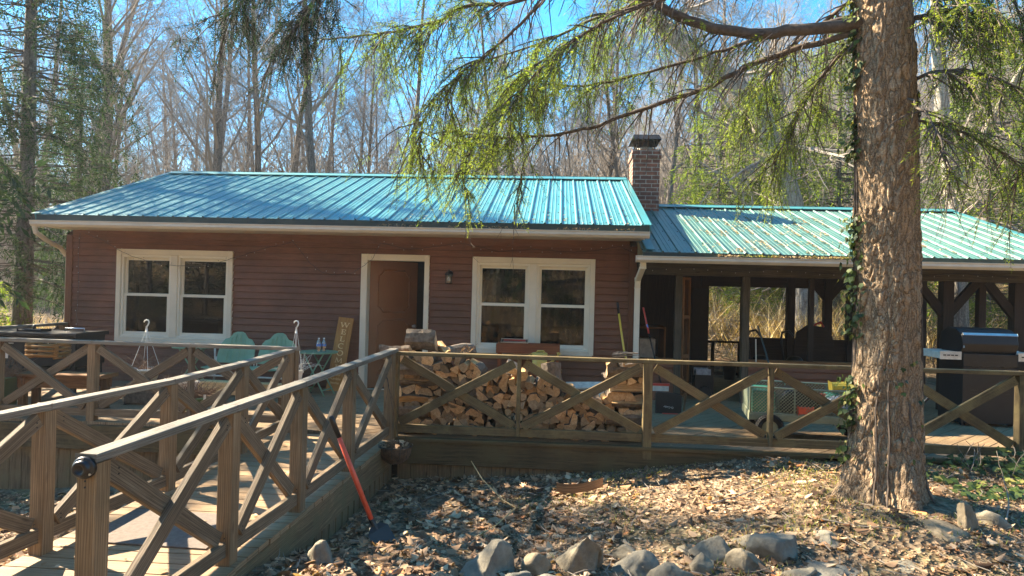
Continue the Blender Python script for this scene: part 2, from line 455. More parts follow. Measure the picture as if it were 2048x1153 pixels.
# ------------------------------------------------------------ mesh helpers
class MB:
    def __init__(s):
        s.v = []; s.f = []; s.uv = []; s.mi = []
    def face(s, pts, uvs=None, m=0):
        b = len(s.v)
        s.v.extend(pts)
        s.f.append(tuple(range(b, b + len(pts))))
        s.uv.extend(uvs if uvs else [(0, 0)] * len(pts))
        s.mi.append(m)
    def beam(s, a, b, wd, th, side=None, m=0, ext=0.0, taper=1.0):
        """box from a to b; wd along 'side', th along the third axis; grain in U"""
        a = Vector(a); b = Vector(b)
        d = b - a
        L = d.length
        d.normalize()
        a = a - d * ext; b = b + d * ext
        if side is None:
            side = Vector((0, 0, 1)) if abs(d.z) < 0.9 else Vector((1, 0, 0))
            side = d.cross(side)
        side = Vector(side)
        side = (side - d * side.dot(d)).normalized()
        u2 = d.cross(side).normalized()
        hw, ht = wd / 2, th / 2
        A = [a + side * x * hw + u2 * y * ht for x, y in ((-1, -1), (1, -1), (1, 1), (-1, 1))]
        B = [b + side * x * hw * taper + u2 * y * ht * taper for x, y in ((-1, -1), (1, -1), (1, 1), (-1, 1))]
        i0 = len(s.v)
        s.v.extend(A + B)
        o = rnd.random() * 50; q = rnd.random() * 50
        per = [0, wd, wd + th, 2 * wd + th, 2 * wd + 2 * th]
        for k in range(4):
            k2 = (k + 1) % 4
            s.f.append((i0 + k, i0 + 4 + k, i0 + 4 + k2, i0 + k2)[::-1])
            s.uv.extend([(o, q + per[k]), (o + L, q + per[k]), (o + L, q + per[k + 1]), (o, q + per[k + 1])][::-1])
            s.mi.append(m)
        for idx in ((i0 + 3, i0 + 2, i0 + 1, i0), (i0 + 4, i0 + 5, i0 + 6, i0 + 7)):
            s.f.append(idx[::-1])
            s.uv.extend([(o, q), (o + .02, q), (o + .02, q + th), (o, q + th)][::-1])
            s.mi.append(m)
    def box(s, x0, x1, y0, y1, z0, z1, m=0):
        dx, dy, dz = x1 - x0, y1 - y0, z1 - z0
        cx, cy, cz = (x0 + x1) / 2, (y0 + y1) / 2, (z0 + z1) / 2
        if dx >= dy and dx >= dz:
            s.beam((x0, cy, cz), (x1, cy, cz), dz, dy, (0, 0, 1), m)
        elif dz >= dy:
            s.beam((cx, cy, z0), (cx, cy, z1), dx, dy, (1, 0, 0), m)
        else:
            s.beam((cx, y0, cz), (cx, y1, cz), dx, dz, (1, 0, 0), m)
    def tube(s, pts, rad, n=8, m=0, caps=True, uo=None):
        pts = [Vector(p) for p in pts]
        if not hasattr(rad, '__len__'):
            rad = [rad] * len(pts)
        i0 = len(s.v)
        prev = None
        o = rnd.random() * 50 if uo is None else uo
        L = 0
        Ls = []
        for i, p in enumerate(pts):
            d = (pts[min(i + 1, len(pts) - 1)] - pts[max(i - 1, 0)])
            if d.length < 1e-9: d = Vector((0, 0, 1))
            d.normalize()
            if prev is None:
                a = d.orthogonal().normalized()
            else:
                a = prev - d * prev.dot(d)
                a = a.normalized() if a.length > 1e-6 else d.orthogonal().normalized()
            prev = a
            c = d.cross(a)
            for k in range(n):
                t = 2 * math.pi * k / n
                s.v.append(p + (a * math.cos(t) + c * math.sin(t)) * rad[i])
            if i: L += (p - pts[i - 1]).length
            Ls.append(L)
        for i in range(len(pts) - 1):
            for k in range(n):
                k2 = (k + 1) % n
                s.f.append((i0 + i * n + k, i0 + i * n + k2, i0 + (i + 1) * n + k2, i0 + (i + 1) * n + k))
                va, vb = k / n * 6.28 * rad[0], (k + 1) / n * 6.28 * rad[0]
                s.uv.extend([(o + Ls[i], va), (o + Ls[i], vb), (o + Ls[i + 1], vb), (o + Ls[i + 1], va)])
                s.mi.append(m)
        if caps and n > 2:
            s.f.append(tuple(i0 + k for k in range(n))[::-1]); s.uv.extend([(o, 0)] * n); s.mi.append(m)
            e = i0 + (len(pts) - 1) * n
            s.f.append(tuple(e + k for k in range(n))); s.uv.extend([(o, 0)] * n); s.mi.append(m)
    def lathe(s, prof, c=(0, 0, 0), n=20, m=0, sx=1, sy=1):
        i0 = len(s.v)
        c = Vector(c)
        for r, z in prof:
            for k in range(n):
                t = 2 * math.pi * k / n
                s.v.append(c + Vector((r * math.cos(t) * sx, r * math.sin(t) * sy, z)))
        for i in range(len(prof) - 1):
            for k in range(n):
                k2 = (k + 1) % n
                s.f.append((i0 + i * n + k, i0 + i * n + k2, i0 + (i + 1) * n + k2, i0 + (i + 1) * n + k))
                s.uv.extend([(k / n, prof[i][1]), ((k + 1) / n, prof[i][1]), ((k + 1) / n, prof[i + 1][1]), (k / n, prof[i + 1][1])])
                s.mi.append(m)
    def prism(s, outline, to3, d, m=0, mside=None):
        """outline [(u,v)], to3 maps (u,v,0|1)->point"""
        n = len(outline)
        i0 = len(s.v)
        for q in (0, 1):
            for a, b in outline:
                s.v.append(Vector(to3(a, b, q * d)))
        s.f.append(tuple(i0 + k for k in range(n))[::-1]); s.uv.extend(outline[::-1]); s.mi.append(m)
        s.f.append(tuple(i0 + n + k for k in range(n))); s.uv.extend(outline); s.mi.append(m)
        for k in range(n):
            k2 = (k + 1) % n
            s.f.append((i0 + k, i0 + k2, i0 + n + k2, i0 + n + k))
            s.uv.extend([outline[k], outline[k2], outline[k2], outline[k]])
            s.mi.append(m if mside is None else mside)
    def build(s, name, mats, parent=None, smooth=False, bevel=0, kind=None, label=None):
        me = bpy.data.meshes.new(name)
        me.from_pydata([tuple(v) for v in s.v], [], s.f)
        uvl = me.uv_layers.new(name='UVMap')
        flat = np.array(s.uv, dtype=np.float32).ravel()
        uvl.data.foreach_set('uv', flat)
        if not isinstance(mats, (list, tuple)): mats = [mats]
        for x in mats: me.materials.append(MAT[x] if isinstance(x, str) else x)
        me.polygons.foreach_set('material_index', s.mi)
        if smooth: me.polygons.foreach_set('use_smooth', [True] * len(s.f))
        me.update()
        return link(name, me, parent, bevel, kind, label)

def link(name, me, parent=None, bevel=0, kind=None, label=None):
    o = bpy.data.objects.new(name, me)
    col.objects.link(o)
    if parent is not None:
        o.parent = parent
        if parent.get('world_children'):
            o.matrix_parent_inverse = Matrix.Translation(-parent.location)
    if bevel:
        b = o.modifiers.new('bevel', 'BEVEL')
        b.width = bevel; b.segments = 2; b.limit_method = 'ANGLE'
    if kind: o['kind'] = kind
    if label: o['label'] = label
    return o

def thing(name, label, cat, loc=(0, 0, 0), rz=0, group=None, world=False):
    o = bpy.data.objects.new(name, None)
    o.empty_display_size = 0.1
    col.objects.link(o)
    o.location = loc
    o.rotation_euler = (0, 0, rz)
    o['label'] = label; o['category'] = cat
    if group: o['group'] = group
    if world: o['world_children'] = 1
    return o

def tag(o, label, cat, group=None):
    o['label'] = label; o['category'] = cat
    if group: o['group'] = group
    return o

def copy_tree(o, parent=None):
    c = o.copy(); col.objects.link(c)
    if parent is not None: c.parent = parent
    for ch in [x for x in o.children]:
        copy_tree(ch, c)
    return c

def arrmesh(name, V, F, uv, mats, parent=None, kind=None, smooth=False):
    """V (n,3), F (m,k) all faces with k corners, uv (m*k,2)"""
    me = bpy.data.meshes.new(name)
    k = F.shape[1]
    me.vertices.add(len(V)); me.vertices.foreach_set('co', np.asarray(V, np.float32).ravel())
    me.loops.add(F.size); me.loops.foreach_set('vertex_index', F.astype(np.int32).ravel())
    me.polygons.add(len(F))
    me.polygons.foreach_set('loop_start', np.arange(0, F.size, k, dtype=np.int32))
    me.polygons.foreach_set('loop_total', np.full(len(F), k, dtype=np.int32))
    uvl = me.uv_layers.new(name='UVMap')
    uvl.data.foreach_set('uv', np.asarray(uv, np.float32).ravel())
    me.materials.append(MAT[mats])
    if smooth: me.polygons.foreach_set('use_smooth', [True] * len(F))
    me.update(calc_edges=True)
    me.validate()
    return link(name, me, parent, 0, kind)

def bmesh_rock(seed, w_, h_):
    import bmesh
    r_ = random.Random(seed + 40)
    bm = bmesh.new()
    bmesh.ops.create_icosphere(bm, subdivisions=4, radius=1)
    pl = []
    for k in range(11):
        n_ = Vector((r_.uniform(-1, 1), r_.uniform(-1, 1), r_.uniform(-.3, 1))).normalized()
        pl.append((n_, r_.uniform(.42, .75)))
    o = Vector((seed * 3.1, seed, 0))
    for v in bm.verts:
        p = v.co.copy()
        for n_, d in pl:
            e = p.dot(n_) - d
            if e > 0: p -= n_ * e * .93
        q = v.co.normalized()
        p += q * (noise.noise(q * 1.3 + o) * .12 + noise.noise(q * 5 + o) * .05 + noise.noise(q * 14 + o) * .02)
        v.co = Vector((p.x * w_ * .62, p.y * w_ * .5, (p.z + .35) * h_ * .85))
    me = bpy.data.meshes.new('rock')
    bm.to_mesh(me); bm.free()
    me.materials.append(MAT['stone'])
    me.polygons.foreach_set('use_smooth', [True] * len(me.polygons))
    return me

def sm(a, b, x):
    t = min(1, max(0, (x - a) / (b - a)))
    return t * t * (3 - 2 * t)

def interp(x, pts):
    if x <= pts[0][0]: return pts[0][1]
    for (a, va), (b, vb) in zip(pts, pts[1:]):
        if x <= b: return va + (vb - va) * (x - a) / (b - a)
    return pts[-1][1]

BASE = [(-40, -1.6), (-8, -.9), (-5.8, -.78), (-3, -.58), (-1.6, -.44), (-.5, -.37), (1, -.21), (2.1, -.06), (3, -.05), (8, -.04), (14, 0.5), (40, 5)]
def gz(x, y):
    z = interp(x, BASE)
    t = sm(5.3, 3.9, y)
    near = -.2 if x < 3 else -.2 + (x - 3) * .05
    if x < -3.6: near = -.2 + (x + 3.6) * .1
    z = z * (1 - t) + near * t
    z += sm(4.2, 2.2, y) * .1
    z += .075 * math.exp(-((x - 2.6) ** 2 + (y - 5.35) ** 2) / .5)
    if y > 5:
        pass
    if y > 14.5:                                  # rising woodland behind the cabin
        s = 0.05 + 0.06 * sm(-25, 6, x) + 0.09 * sm(4, 30, x)
        z += (y - 14.5) * s
        z += sm(40, 120, y) * 4
    if x < -9:
        z += sm(-9, -30, x) * .8
    if y < -5:                                    # leafy bank behind the camera
        z += (-5 - y) * 0.5 * sm(-5, -9, y)
    if not (-8.5 < x < 8 and 5 < y < 15):
        z += noise.noise(Vector((x * .25, y * .25, 0))) * .12
    z += noise.noise(Vector((x * 1.3, y * 1.3, 3))) * .03
    if 1.6 < x < 7.4 and 6.7 < y < 14: z = min(z, -.04)
    return z
# ============================================================ SETTING
def axis(segs):
    out = []
    for a, b, n in segs:
        out += list(np.linspace(a, b, n, endpoint=False))
    return out + [segs[-1][1]]
GX = axis([(-160, -30, 16), (-30, -8, 26), (-8, 8, 110), (8, 30, 26), (30, 160, 16)])
GY = axis([(-70, -8, 26), (-8, 2, 20), (2, 8, 70), (8, 30, 30), (30, 220, 34)])
V = np.array([(x, y, gz(x, y)) for y in GY for x in GX], np.float32)
nx = len(GX)
F = np.array([(j * nx + i, j * nx + i + 1, (j + 1) * nx + i + 1, (j + 1) * nx + i) for j in range(len(GY) - 1) for i in range(nx - 1)])
arrmesh('ground', V, F, np.zeros((F.size, 2)), 'ground', kind='structure', smooth=True)

# ============================================================ HOUSE
HX0, HX1, HY = -7.75, 1.17, 10.2
house = thing('house', 'single storey cabin with red-brown lap siding, cream window trim and teal ribbed metal roof', 'house', (-3.3, 10.2, 0))
house['world_children'] = 1

def lap_wall(mb, a0, a1, z0, z1, holes, to, expo=0.102):
    """siding courses; to(a, z, out) -> point; holes = [(a0,a1,z0,z1)]"""
    z = z0
    while z < z1 - 1e-4:
        zt = min(z + expo, z1)
        cuts = sorted({z, zt} | {h for H in holes for h in (H[2], H[3]) if z < h < zt})
        for c0, c1 in zip(cuts, cuts[1:]):
            mid = (c0 + c1) / 2
            iv = [(a0, a1)]
            for h in holes:
                if h[2] < mid < h[3]:
                    nv = []
                    for p, q in iv:
                        if h[1] <= p or h[0] >= q: nv.append((p, q)); continue
                        if h[0] > p: nv.append((p, h[0]))
                        if h[1] < q: nv.append((h[1], q))
                    iv = nv
            t0, t1 = (c0 - z) / expo, (c1 - z) / expo
            o0, o1 = .02 * (1 - t0) + .002, .02 * (1 - t1) + .002
            ro = rnd.random() * 30
            for p, q in iv:
                ct = c1
                if c1 > zt - 1e-5 and zt < z1 - 1e-4:
                    ct = c1 - .013
                    mb.face([to(p, ct, -.012), to(q, ct, -.012), to(q, c1, -.012), to(p, c1, -.012)], [(p, c0)] * 4)
                    mb.face([to(p, ct, o1), to(q, ct, o1), to(q, ct, -.012), to(p, ct, -.012)], [(p, c0)] * 4)
                if ct > c0: mb.face([to(p, c0, o0), to(q, c0, o0), to(q, ct, o1), to(p, ct, o1)], [(p + ro, c0 + ro), (q + ro, c0 + ro), (q + ro, ct + ro), (p + ro, ct + ro)])
                if c0 == z:
                    mb.face([to(p, c0, -.012), to(q, c0, -.012), to(q, c0, o0), to(p, c0, o0)], [(p + ro, c0)] * 4)
        z = zt

WL = (-6.91, -5.03, .635, 2.07)
WR = (-1.285, .563, .625, 2.07)
DO = (-3.0, -1.945, -.08, 2.075)
hs = [(a + .02, b - .02, c + .02, d - .02) for a, b, c, d in (WL, WR, DO)]
mb = MB()
lap_wall(mb, HX0 + .09, HX1 - .09, -.08, 2.24, hs, lambda a, z, o: Vector((a, HY - o, z)))
fw_ = mb.build('wall', 'siding', house)
mb = MB()
mb.box(HX0, HX0 + .1, HY - .035, HY + .02, -.1, 2.27)
mb.box(HX1 - .1, HX1 + .01, HY - .035, HY + .02, -.1, 2.27)
mb.box(HX0 + .1, HX1 - .1, HY - .028, HY + .01, 2.24, 2.36)
mb.build('corner_board', 'siding', house, bevel=.003)
# side and back walls
mb = MB()
lap_wall(mb, HY, 16.2, -.1, 2.3, [], lambda a, z, o: Vector((HX0 - o, a, z)))
lap_wall(mb, HY + .001, 16.2, -.1, 2.3, [], lambda a, z, o: Vector((HX1 + o, a, z)))
lap_wall(mb, HX0, HX1, -.1, 2.3, [], lambda a, z, o: Vector((a, 16.2 + o, z)))
for x, s_ in ((HX0, -.01), (HX1, .01)):
    mb.face([(x + s_, HY, 2.3), (x + s_, 16.2, 2.3), (x + s_, 13.2, 3.62)], [(0, 0), (6, 0), (3, 1.3)])
mb.build('side_wall', 'siding', house)
mb = MB()                                        # foundation under the left part
mb.box(HX0 + .02, HX1 - .02, HY + .06, 16.1, -1.2, -.1)
mb.build('foundation', 'stone', house)
# interior: floor, partition, ceiling
mb = MB()
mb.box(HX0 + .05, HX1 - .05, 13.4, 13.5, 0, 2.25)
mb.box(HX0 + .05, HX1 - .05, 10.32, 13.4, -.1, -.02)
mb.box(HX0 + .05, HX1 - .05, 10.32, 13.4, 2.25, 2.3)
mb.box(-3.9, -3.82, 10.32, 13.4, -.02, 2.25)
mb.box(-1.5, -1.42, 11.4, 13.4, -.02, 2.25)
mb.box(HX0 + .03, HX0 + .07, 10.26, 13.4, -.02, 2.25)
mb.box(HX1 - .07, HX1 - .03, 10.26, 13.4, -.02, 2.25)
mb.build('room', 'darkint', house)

def ring(mb, x0, x1, z0, z1, y0, y1, w_, wb=None, wt=None):
    wb = wb or w_; wt = wt or w_
    mb.box(x0, x0 + w_, y0, y1, z0, z1)
    mb.box(x1 - w_, x1, y0, y1, z0, z1)
    mb.box(x0 + w_, x1 - w_, y0 + .0015, y1, z0, z0 + wb)
    mb.box(x0 + w_, x1 - w_, y0 + .0015, y1, z1 - wt, z1)

def window(W, curtain):
    x0, x1, z0, z1 = W
    mb = MB()
    ring(mb, x0, x1, z0, z1, HY - .048, HY + .1, .075, .06, .085)
    mb.box((x0 + x1) / 2 - .055, (x0 + x1) / 2 + .055, HY - .044, HY + .1, z0 + .06, z1 - .085)
    mb.box(x0 + .02, x1 - .02, HY - .06, HY - .046, z0 - .012, z0 + .018)
    f = mb.build('window', 'trim', house, bevel=.004)
    xm = (x0 + x1) / 2
    for a, b in ((x0 + .075, xm - .055), (xm + .055, x1 - .075)):
        za, zb = z0 + .06, z1 - .085
        zm = za + (zb - za) * .515
        mb = MB()
        ring(mb, a, b, za, zb, HY - .025, HY + .08, .032, .035, .04)
        ring(mb, a + .032, b - .032, za + .035, zm + .012, HY + .0, HY + .03, .04, .05, .034)
        ring(mb, a + .032, b - .032, zm - .012, zb - .04, HY + .034, HY + .062, .036, .034, .045)
        mb.build('sash', 'sash', f, bevel=.002)
        mb = MB()
        y = HY + .012
        mb.face([(a + .07, y, za + .08), (b - .07, y, za + .08), (b - .07, y, zm - .02), (a + .07, y, zm - .02)])
        mb.build('lower_pane', 'screenglass', f)
        mb = MB()
        y = HY + .048
        mb.face([(a + .065, y, zm + .02), (b - .065, y, zm + .02), (b - .065, y, zb - .08), (a + .065, y, zb - .08)])
        mb.build('upper_pane', 'glass', f)
    # curtain behind
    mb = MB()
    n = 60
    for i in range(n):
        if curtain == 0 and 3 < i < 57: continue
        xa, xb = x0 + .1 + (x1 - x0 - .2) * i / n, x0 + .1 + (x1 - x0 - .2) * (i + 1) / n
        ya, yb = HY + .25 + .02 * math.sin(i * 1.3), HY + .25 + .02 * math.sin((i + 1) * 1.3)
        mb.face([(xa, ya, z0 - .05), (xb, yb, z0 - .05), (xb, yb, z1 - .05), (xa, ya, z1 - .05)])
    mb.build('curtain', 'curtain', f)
window(WL, 0)
window(WR, 1)

# door
mb = MB()
x0, x1, z0, z1 = DO
mb.box(x0, x0 + .095, HY - .048, HY + .14, z0, z1)
mb.box(x1 - .075, x1, HY - .048, HY + .14, z0, z1)
mb.box(x0 + .095, x1 - .075, HY - .046, HY + .14, z1 - .095, z1)
mb.box(x0 + .095, x1 - .075, HY - .03, HY + .14, z0, z0 + .075)
fr = mb.build('door_frame', 'trim', house, bevel=.004)
th = R(44)
hx, hy = x0 + .1, HY + .12
du = Vector((math.cos(th), math.sin(th), 0)); dn = Vector((math.sin(th), -math.cos(th), 0))
def dp(u_, z, o=0): return Vector((hx, hy, 0)) + du * u_ + dn * o + Vector((0, 0, z))
mb = MB()
mb.beam(dp(.43, 0, -.02), dp(.43, 1.985, -.02), .86, .042, du)
door = mb.build('door', 'doorbrown', house, bevel=.003)
mb = MB()
for (u0, u1, q0, q1) in ((.15, .71, 1.18, 1.84), (.15, .71, .42, 1.06), (.15, .71, .1, .34)):
    c = .085
    P = [(u0, q0 + c), (u0 + c * .25, q0 + c), (u0 + c, q0 + c * .25), (u0 + c, q0), (u1 - c, q0), (u1 - c, q0 + c * .25), (u1 - c * .25, q0 + c), (u1, q0 + c),
         (u1, q1 - c), (u1 - c * .25, q1 - c), (u1 - c, q1 - c * .25), (u1 - c, q1), (u0 + c, q1), (u0 + c, q1 - c * .25), (u0 + c * .25, q1 - c), (u0, q1 - c)]
    for (a, b), (c_, d_) in zip(P, P[1:] + P[:1]):
        mb.tube([dp(a, b, .002), dp(c_, d_, .002)], .013, 6)
mb.build('moulding', 'doorbrown', door, smooth=True)
mb = MB()
mb.lathe([(0, 0), (.02, 0), (.012, .02), (.028, .035), (.03, .055), (.0, .065)], (0, 0, 0), 12)
mb.v = [dp(.79, .95) + dn * v.z + du * v.x + Vector((0, 0, v.y)) for v in mb.v]
mb.build('handle', 'steel', door, smooth=True)

# ---- ribbed roofs
def ribbed(mb, x0, x1, e, r, uo=0.0):
    """metal sheet from eave line e=(y,z) to ridge r=(y,z), ribs run up the slope"""
    e = Vector((0, *e)); r = Vector((0, *r))
    d = (r - e); n = Vector((0, -d.z, d.y)).normalized()
    if n.z < 0: n = -n
    prof = []
    x = x0
    p = .2286
    while x < x1:
        for dx, h in ((0, 0), (.030, 0), (.042, .021), (.058, .021), (.07, 0), (.12, 0), (.126, .005), (.136, .005), (.142, 0), (.178, 0), (.184, .005), (.194, .005), (.2, 0)):
            if x + dx <= x1: prof.append((x + dx, h))
        x += p
    prof.append((x1, 0))
    for (a, ha), (b, hb) in zip(prof, prof[1:]):
        A, B = Vector((a, 0, 0)), Vector((b, 0, 0))
        mb.face([A + e + n * ha, B + e + n * hb, B + r + n * hb, A + r + n * ha], [(a, 0), (b, 0), (b, d.length), (a, d.length)])

RE, RR = (9.60, 2.53), (13.2, 3.785)
mb = MB()
ribbed(mb, -7.79, 1.27, RE, RR)
ribbed(mb, -7.79, 1.27, (16.8, 2.515), RR)
roof = mb.build('roof', 'roof', house)
mb = MB()                                       # ridge cap and rake trims
mb.beam((-7.81, 13.1, 3.785), (1.29, 13.1, 3.785), .24, .012, (0, .94, .33))
mb.beam((-7.81, 13.31, 3.785), (1.29, 13.31, 3.785), .24, .012, (0, .94, -.33))
for x in (-7.805, 1.285):
    mb.beam((x, 9.59, 2.475), (x, 13.2, 3.745), .13, .012, (0, -.33, .94))
    mb.beam((x - .03, 9.59, 2.541), (x - .03, 13.2, 3.811), .1, .008, (1, 0, 0))
mb.build('ridge_cap', 'roof', roof)
mb = MB()
mb.box(-7.79, 1.27, 9.583, 9.598, 2.41, 2.53)
mb.build('drip_edge', 'darkgreen', roof)
mb = MB()
mb.box(-7.76, 1.22, 9.605, 10.17, 2.352, 2.37)     # soffit
mb.box(-7.78, 1.25, 9.62, 9.64, 2.36, 2.47)
for x in (-7.77, 1.21):                          # rake boards
    mb.beam((x, 9.64, 2.40), (x, 13.2, 3.66), .14, .02, (0, -.33, .94))
mb.build('soffit', 'trim', roof)
def gutter(mb, x0, x1, y, z):
    P = [(y, z + .09), (y - .02, z + .09), (y - .02, z + .08), (y - .008, z + .07), (y - .012, z + .035), (y + .02, z), (y + .1, z), (y + .1, z + .1)]
    i0 = len(mb.v)
    for (a, b), (c, d) in zip(P, P[1:]):
        mb.face([(x0, a, b), (x1, a, b), (x1, c, d), (x0, c, d)], [(x0, b), (x1, b), (x1, d), (x0, d)])
    for x in (x0, x1):
        mb.face([(x, a, b) for a, b in P[2:]] , [(0, 0)] * 6)
mb = MB()
gutter(mb, -7.82, 1.27, 9.50, 2.345)
gt = mb.build('gutter', 'gutter', roof)
def flat_tube(mb, pts, w_=.075, t_=.055):
    for a, b in zip(pts, pts[1:]):
        mb.beam(a, b, w_, t_, (1, 0, 0), ext=.012)
mb = MB()
mb.tube([(-7.78, 9.54, 2.35), (-7.78, 9.57, 2.26), (-7.78, 9.8, 2.15), (-7.79, 10.1, 2.06), (-7.79, 10.22, 1.95)], .036, 10)
mb.beam((-7.79, 10.27, 1.97), (-7.79, 10.27, -.4), .045, .07, (1, 0, 0))
mb.build('downspout', 'gutter', house, bevel=.006)

def screws(parent, x0, x1, e, r):
    e = Vector((0, *e)); r = Vector((0, *r)); d = (r - e).normalized(); nn = Vector((0, -d.z, d.y)); L = (r - e).length
    mb = MB(); x = x0 + .02
    while x < x1:
        t = .12
        while t < L:
            c = Vector((x - .012, 0, 0)) + e + d * t
            mb.beam(c, c + nn * .008, .014, .014)
            t += .62
        x += .2286
    o = mb.build('screws', 'blackmetal', parent); o['kind'] = 'stuff'
screws(roof, -7.79, 1.27, RE, RR)
# ---- chimney
ch = None
mb = MB()
def ubox(mb, x0, x1, y0, y1, z0, z1):
    mb.face([(x0, y0, z0), (x1, y0, z0), (x1, y0, z1), (x0, y0, z1)], [(x0, z0), (x1, z0), (x1, z1), (x0, z1)])
    mb.face([(x1, y1, z0), (x0, y1, z0), (x0, y1, z1), (x1, y1, z1)], [(x0, z0), (x1, z0), (x1, z1), (x0, z1)])
    mb.face([(x0, y1, z0), (x0, y0, z0), (x0, y0, z1), (x0, y1, z1)], [(y1, z0), (y0, z0), (y0, z1), (y1, z1)])
    mb.face([(x1, y0, z0), (x1, y1, z0), (x1, y1, z1), (x1, y0, z1)], [(y0, z0), (y1, z0), (y1, z1), (y0, z1)])
    mb.face([(x0, y0, z1), (x1, y0, z1), (x1, y1, z1), (x0, y1, z1)], [(x0, y0), (x1, y0), (x1, y1), (x0, y1)])
    mb.face([(x0, y1, z0), (x1, y1, z0), (x1, y0, z0), (x0, y0, z0)], [(x0, y0), (x1, y0), (x1, y1), (x0, y1)])
ubox(mb, 1.33, 1.82, 12.5, 13.1, 2.6, 4.07)
ubox(mb, 1.305, 1.845, 12.475, 13.125, 4.07, 4.15)
ubox(mb, 1.32, 1.83, 12.49, 13.11, 4.15, 4.225)
ch = mb.build('chimney', 'brick', house)
mb = MB()
mb.lathe([(.0, 4.2), (.13, 4.225), (.13, 4.31), (.11, 4.31), (.11, 4.22)], (1.57, 12.8, 0), 20)
mb.build('flue', 'trim', ch, smooth=True)
mb = MB()
for x in (1.41, 1.73):
    for y in (12.6, 13.0):
        mb.tube([(x, y, 4.225), (x, y, 4.42)], .008, 6)
for i in range(14):
    for y in (12.6, 13.0):
        x = 1.41 + .32 * i / 13
        mb.tube([(x, y, 4.23), (x + .03, y, 4.42)], .0035, 3)
        mb.tube([(x + .03, y, 4.23), (x, y, 4.42)], .0035, 3)
mb.face([(1.30, 12.45, 4.41), (1.84, 12.45, 4.41), (1.80, 12.55, 4.51), (1.34, 12.55, 4.51)])
mb.face([(1.30, 13.15, 4.41), (1.84, 13.15, 4.41), (1.80, 13.05, 4.51), (1.34, 13.05, 4.51)])
mb.face([(1.30, 12.45, 4.41), (1.30, 13.15, 4.41), (1.34, 13.05, 4.51), (1.34, 12.55, 4.51)])
mb.face([(1.84, 12.45, 4.41), (1.84, 13.15, 4.41), (1.80, 13.05, 4.51), (1.80, 12.55, 4.51)])
mb.face([(1.34, 12.55, 4.51), (1.80, 12.55, 4.51), (1.80, 13.05, 4.51), (1.34, 13.05, 4.51)])
mb.build('chimney_cap', 'blackmetal', ch)

# ---- porch
PE, PR = (9.58, 2.16), (12.95, 3.24)
mb = MB()
ribbed(mb, 1.19, 7.2, PE, PR)
ribbed(mb, 1.19, 7.2, (16.0, 2.3), PR)
pr = mb.build('porch_roof', 'dustyroof', house)
mb = MB()
mb.beam((1.86, 12.86, 3.247), (7.22, 12.86, 3.247), .22, .012, (0, .95, .31))
mb.beam((1.86, 13.05, 3.247), (7.22, 13.05, 3.247), .22, .012, (0, .95, -.31))
mb.beam((7.21, 9.57, 2.12), (7.21, 12.95, 3.2), .12, .012, (0, -.31, .95))
mb.beam((7.19, 9.57, 2.186), (7.19, 12.95, 3.266), .1, .008, (1, 0, 0))
mb.beam((1.30, 9.60, 2.2), (1.30, 12.5, 3.13), .12, .006, (1, 0, 0))
mb.build('ridge_cap', 'roof', pr)
screws(pr, 1.19, 7.2, PE, PR)
mb = MB()
mb.box(1.19, 7.2, 9.565, 9.58, 2.06, 2.16)
mb.build('drip_edge', 'darkgreen', pr)
mb = MB()
gutter(mb, 1.09, 7.28, 9.48, 2.01)
mb.build('gutter', 'gutter', pr)
mb = MB()
mb.box(1.19, 7.2, 9.6, 10.1, 2.035, 2.05)
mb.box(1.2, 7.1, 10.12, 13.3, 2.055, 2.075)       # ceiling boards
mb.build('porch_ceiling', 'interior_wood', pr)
mb = MB()
flat_tube(mb, [(1.2, 9.6, 2.03), (1.2, 9.62, 1.95), (1.185, 10.06, 1.78), (1.185, 10.09, 1.66), (1.185, 10.09, .02)], .08, .06)
mb.build('downspout', 'sash', pr, bevel=.006)
mb = MB()
mb.box(1.2, 7.0, 10.11, 10.2, 1.86, 2.04)
mb.build('porch_beam', 'dark_beam', house, bevel=.004)
def porch_post(x, y, w_=.12, z0=-.02, z1=1.86, brace=(), name='porch_post', mt='dark_beam'):
    mb = MB()
    mb.beam((x, y, z0), (x, y, z1), w_, w_, (1, 0, 0))
    p = mb.build(name, mt, house, bevel=.004)
    for s_ in brace:
        mb = MB()
        mb.beam((x, y, z1 - .52), (x + s_ * .42, y, z1), .12, .07, (1, 0, .8))
        mb.build('knee_brace', mt, p)
for x in (1.8, 2.78):
    porch_post(x, 10.17, .1, mt='dark_beam')
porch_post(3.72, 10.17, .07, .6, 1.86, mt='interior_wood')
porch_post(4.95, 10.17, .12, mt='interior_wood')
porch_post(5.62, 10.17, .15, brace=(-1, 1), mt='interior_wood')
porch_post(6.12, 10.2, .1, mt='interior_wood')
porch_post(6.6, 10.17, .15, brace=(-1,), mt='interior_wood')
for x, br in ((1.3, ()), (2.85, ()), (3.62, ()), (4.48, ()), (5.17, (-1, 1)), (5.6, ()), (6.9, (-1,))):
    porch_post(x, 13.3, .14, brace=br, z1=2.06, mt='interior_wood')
mb = MB()
lap_wall(mb, 1.27, 1.75, -.02, .58, [], lambda a, z, o: Vector((a, 10.16 - o, z)))
mb.build('porch_half_wall', 'siding', house)
mb = MB()
lap_wall(mb, 2.83, 4.95, -.02, .6, [], lambda a, z, o: Vector((a, 10.16 - o, z)))
mb.build('porch_half_wall', 'siding', house)
mb = MB()
mb.box(1.27, 1.75, 10.12, 10.24, .58, .62)
mb.build('sill_board', 'brownwood', house)
mb = MB()
mb.box(2.83, 4.95, 10.12, 10.24, .6, .64)
mb.build('sill_board', 'brownwood', house)
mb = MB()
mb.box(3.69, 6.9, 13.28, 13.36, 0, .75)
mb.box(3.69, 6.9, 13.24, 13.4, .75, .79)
mb.box(1.2, 2.8, 13.28, 13.36, 0, 2.1)
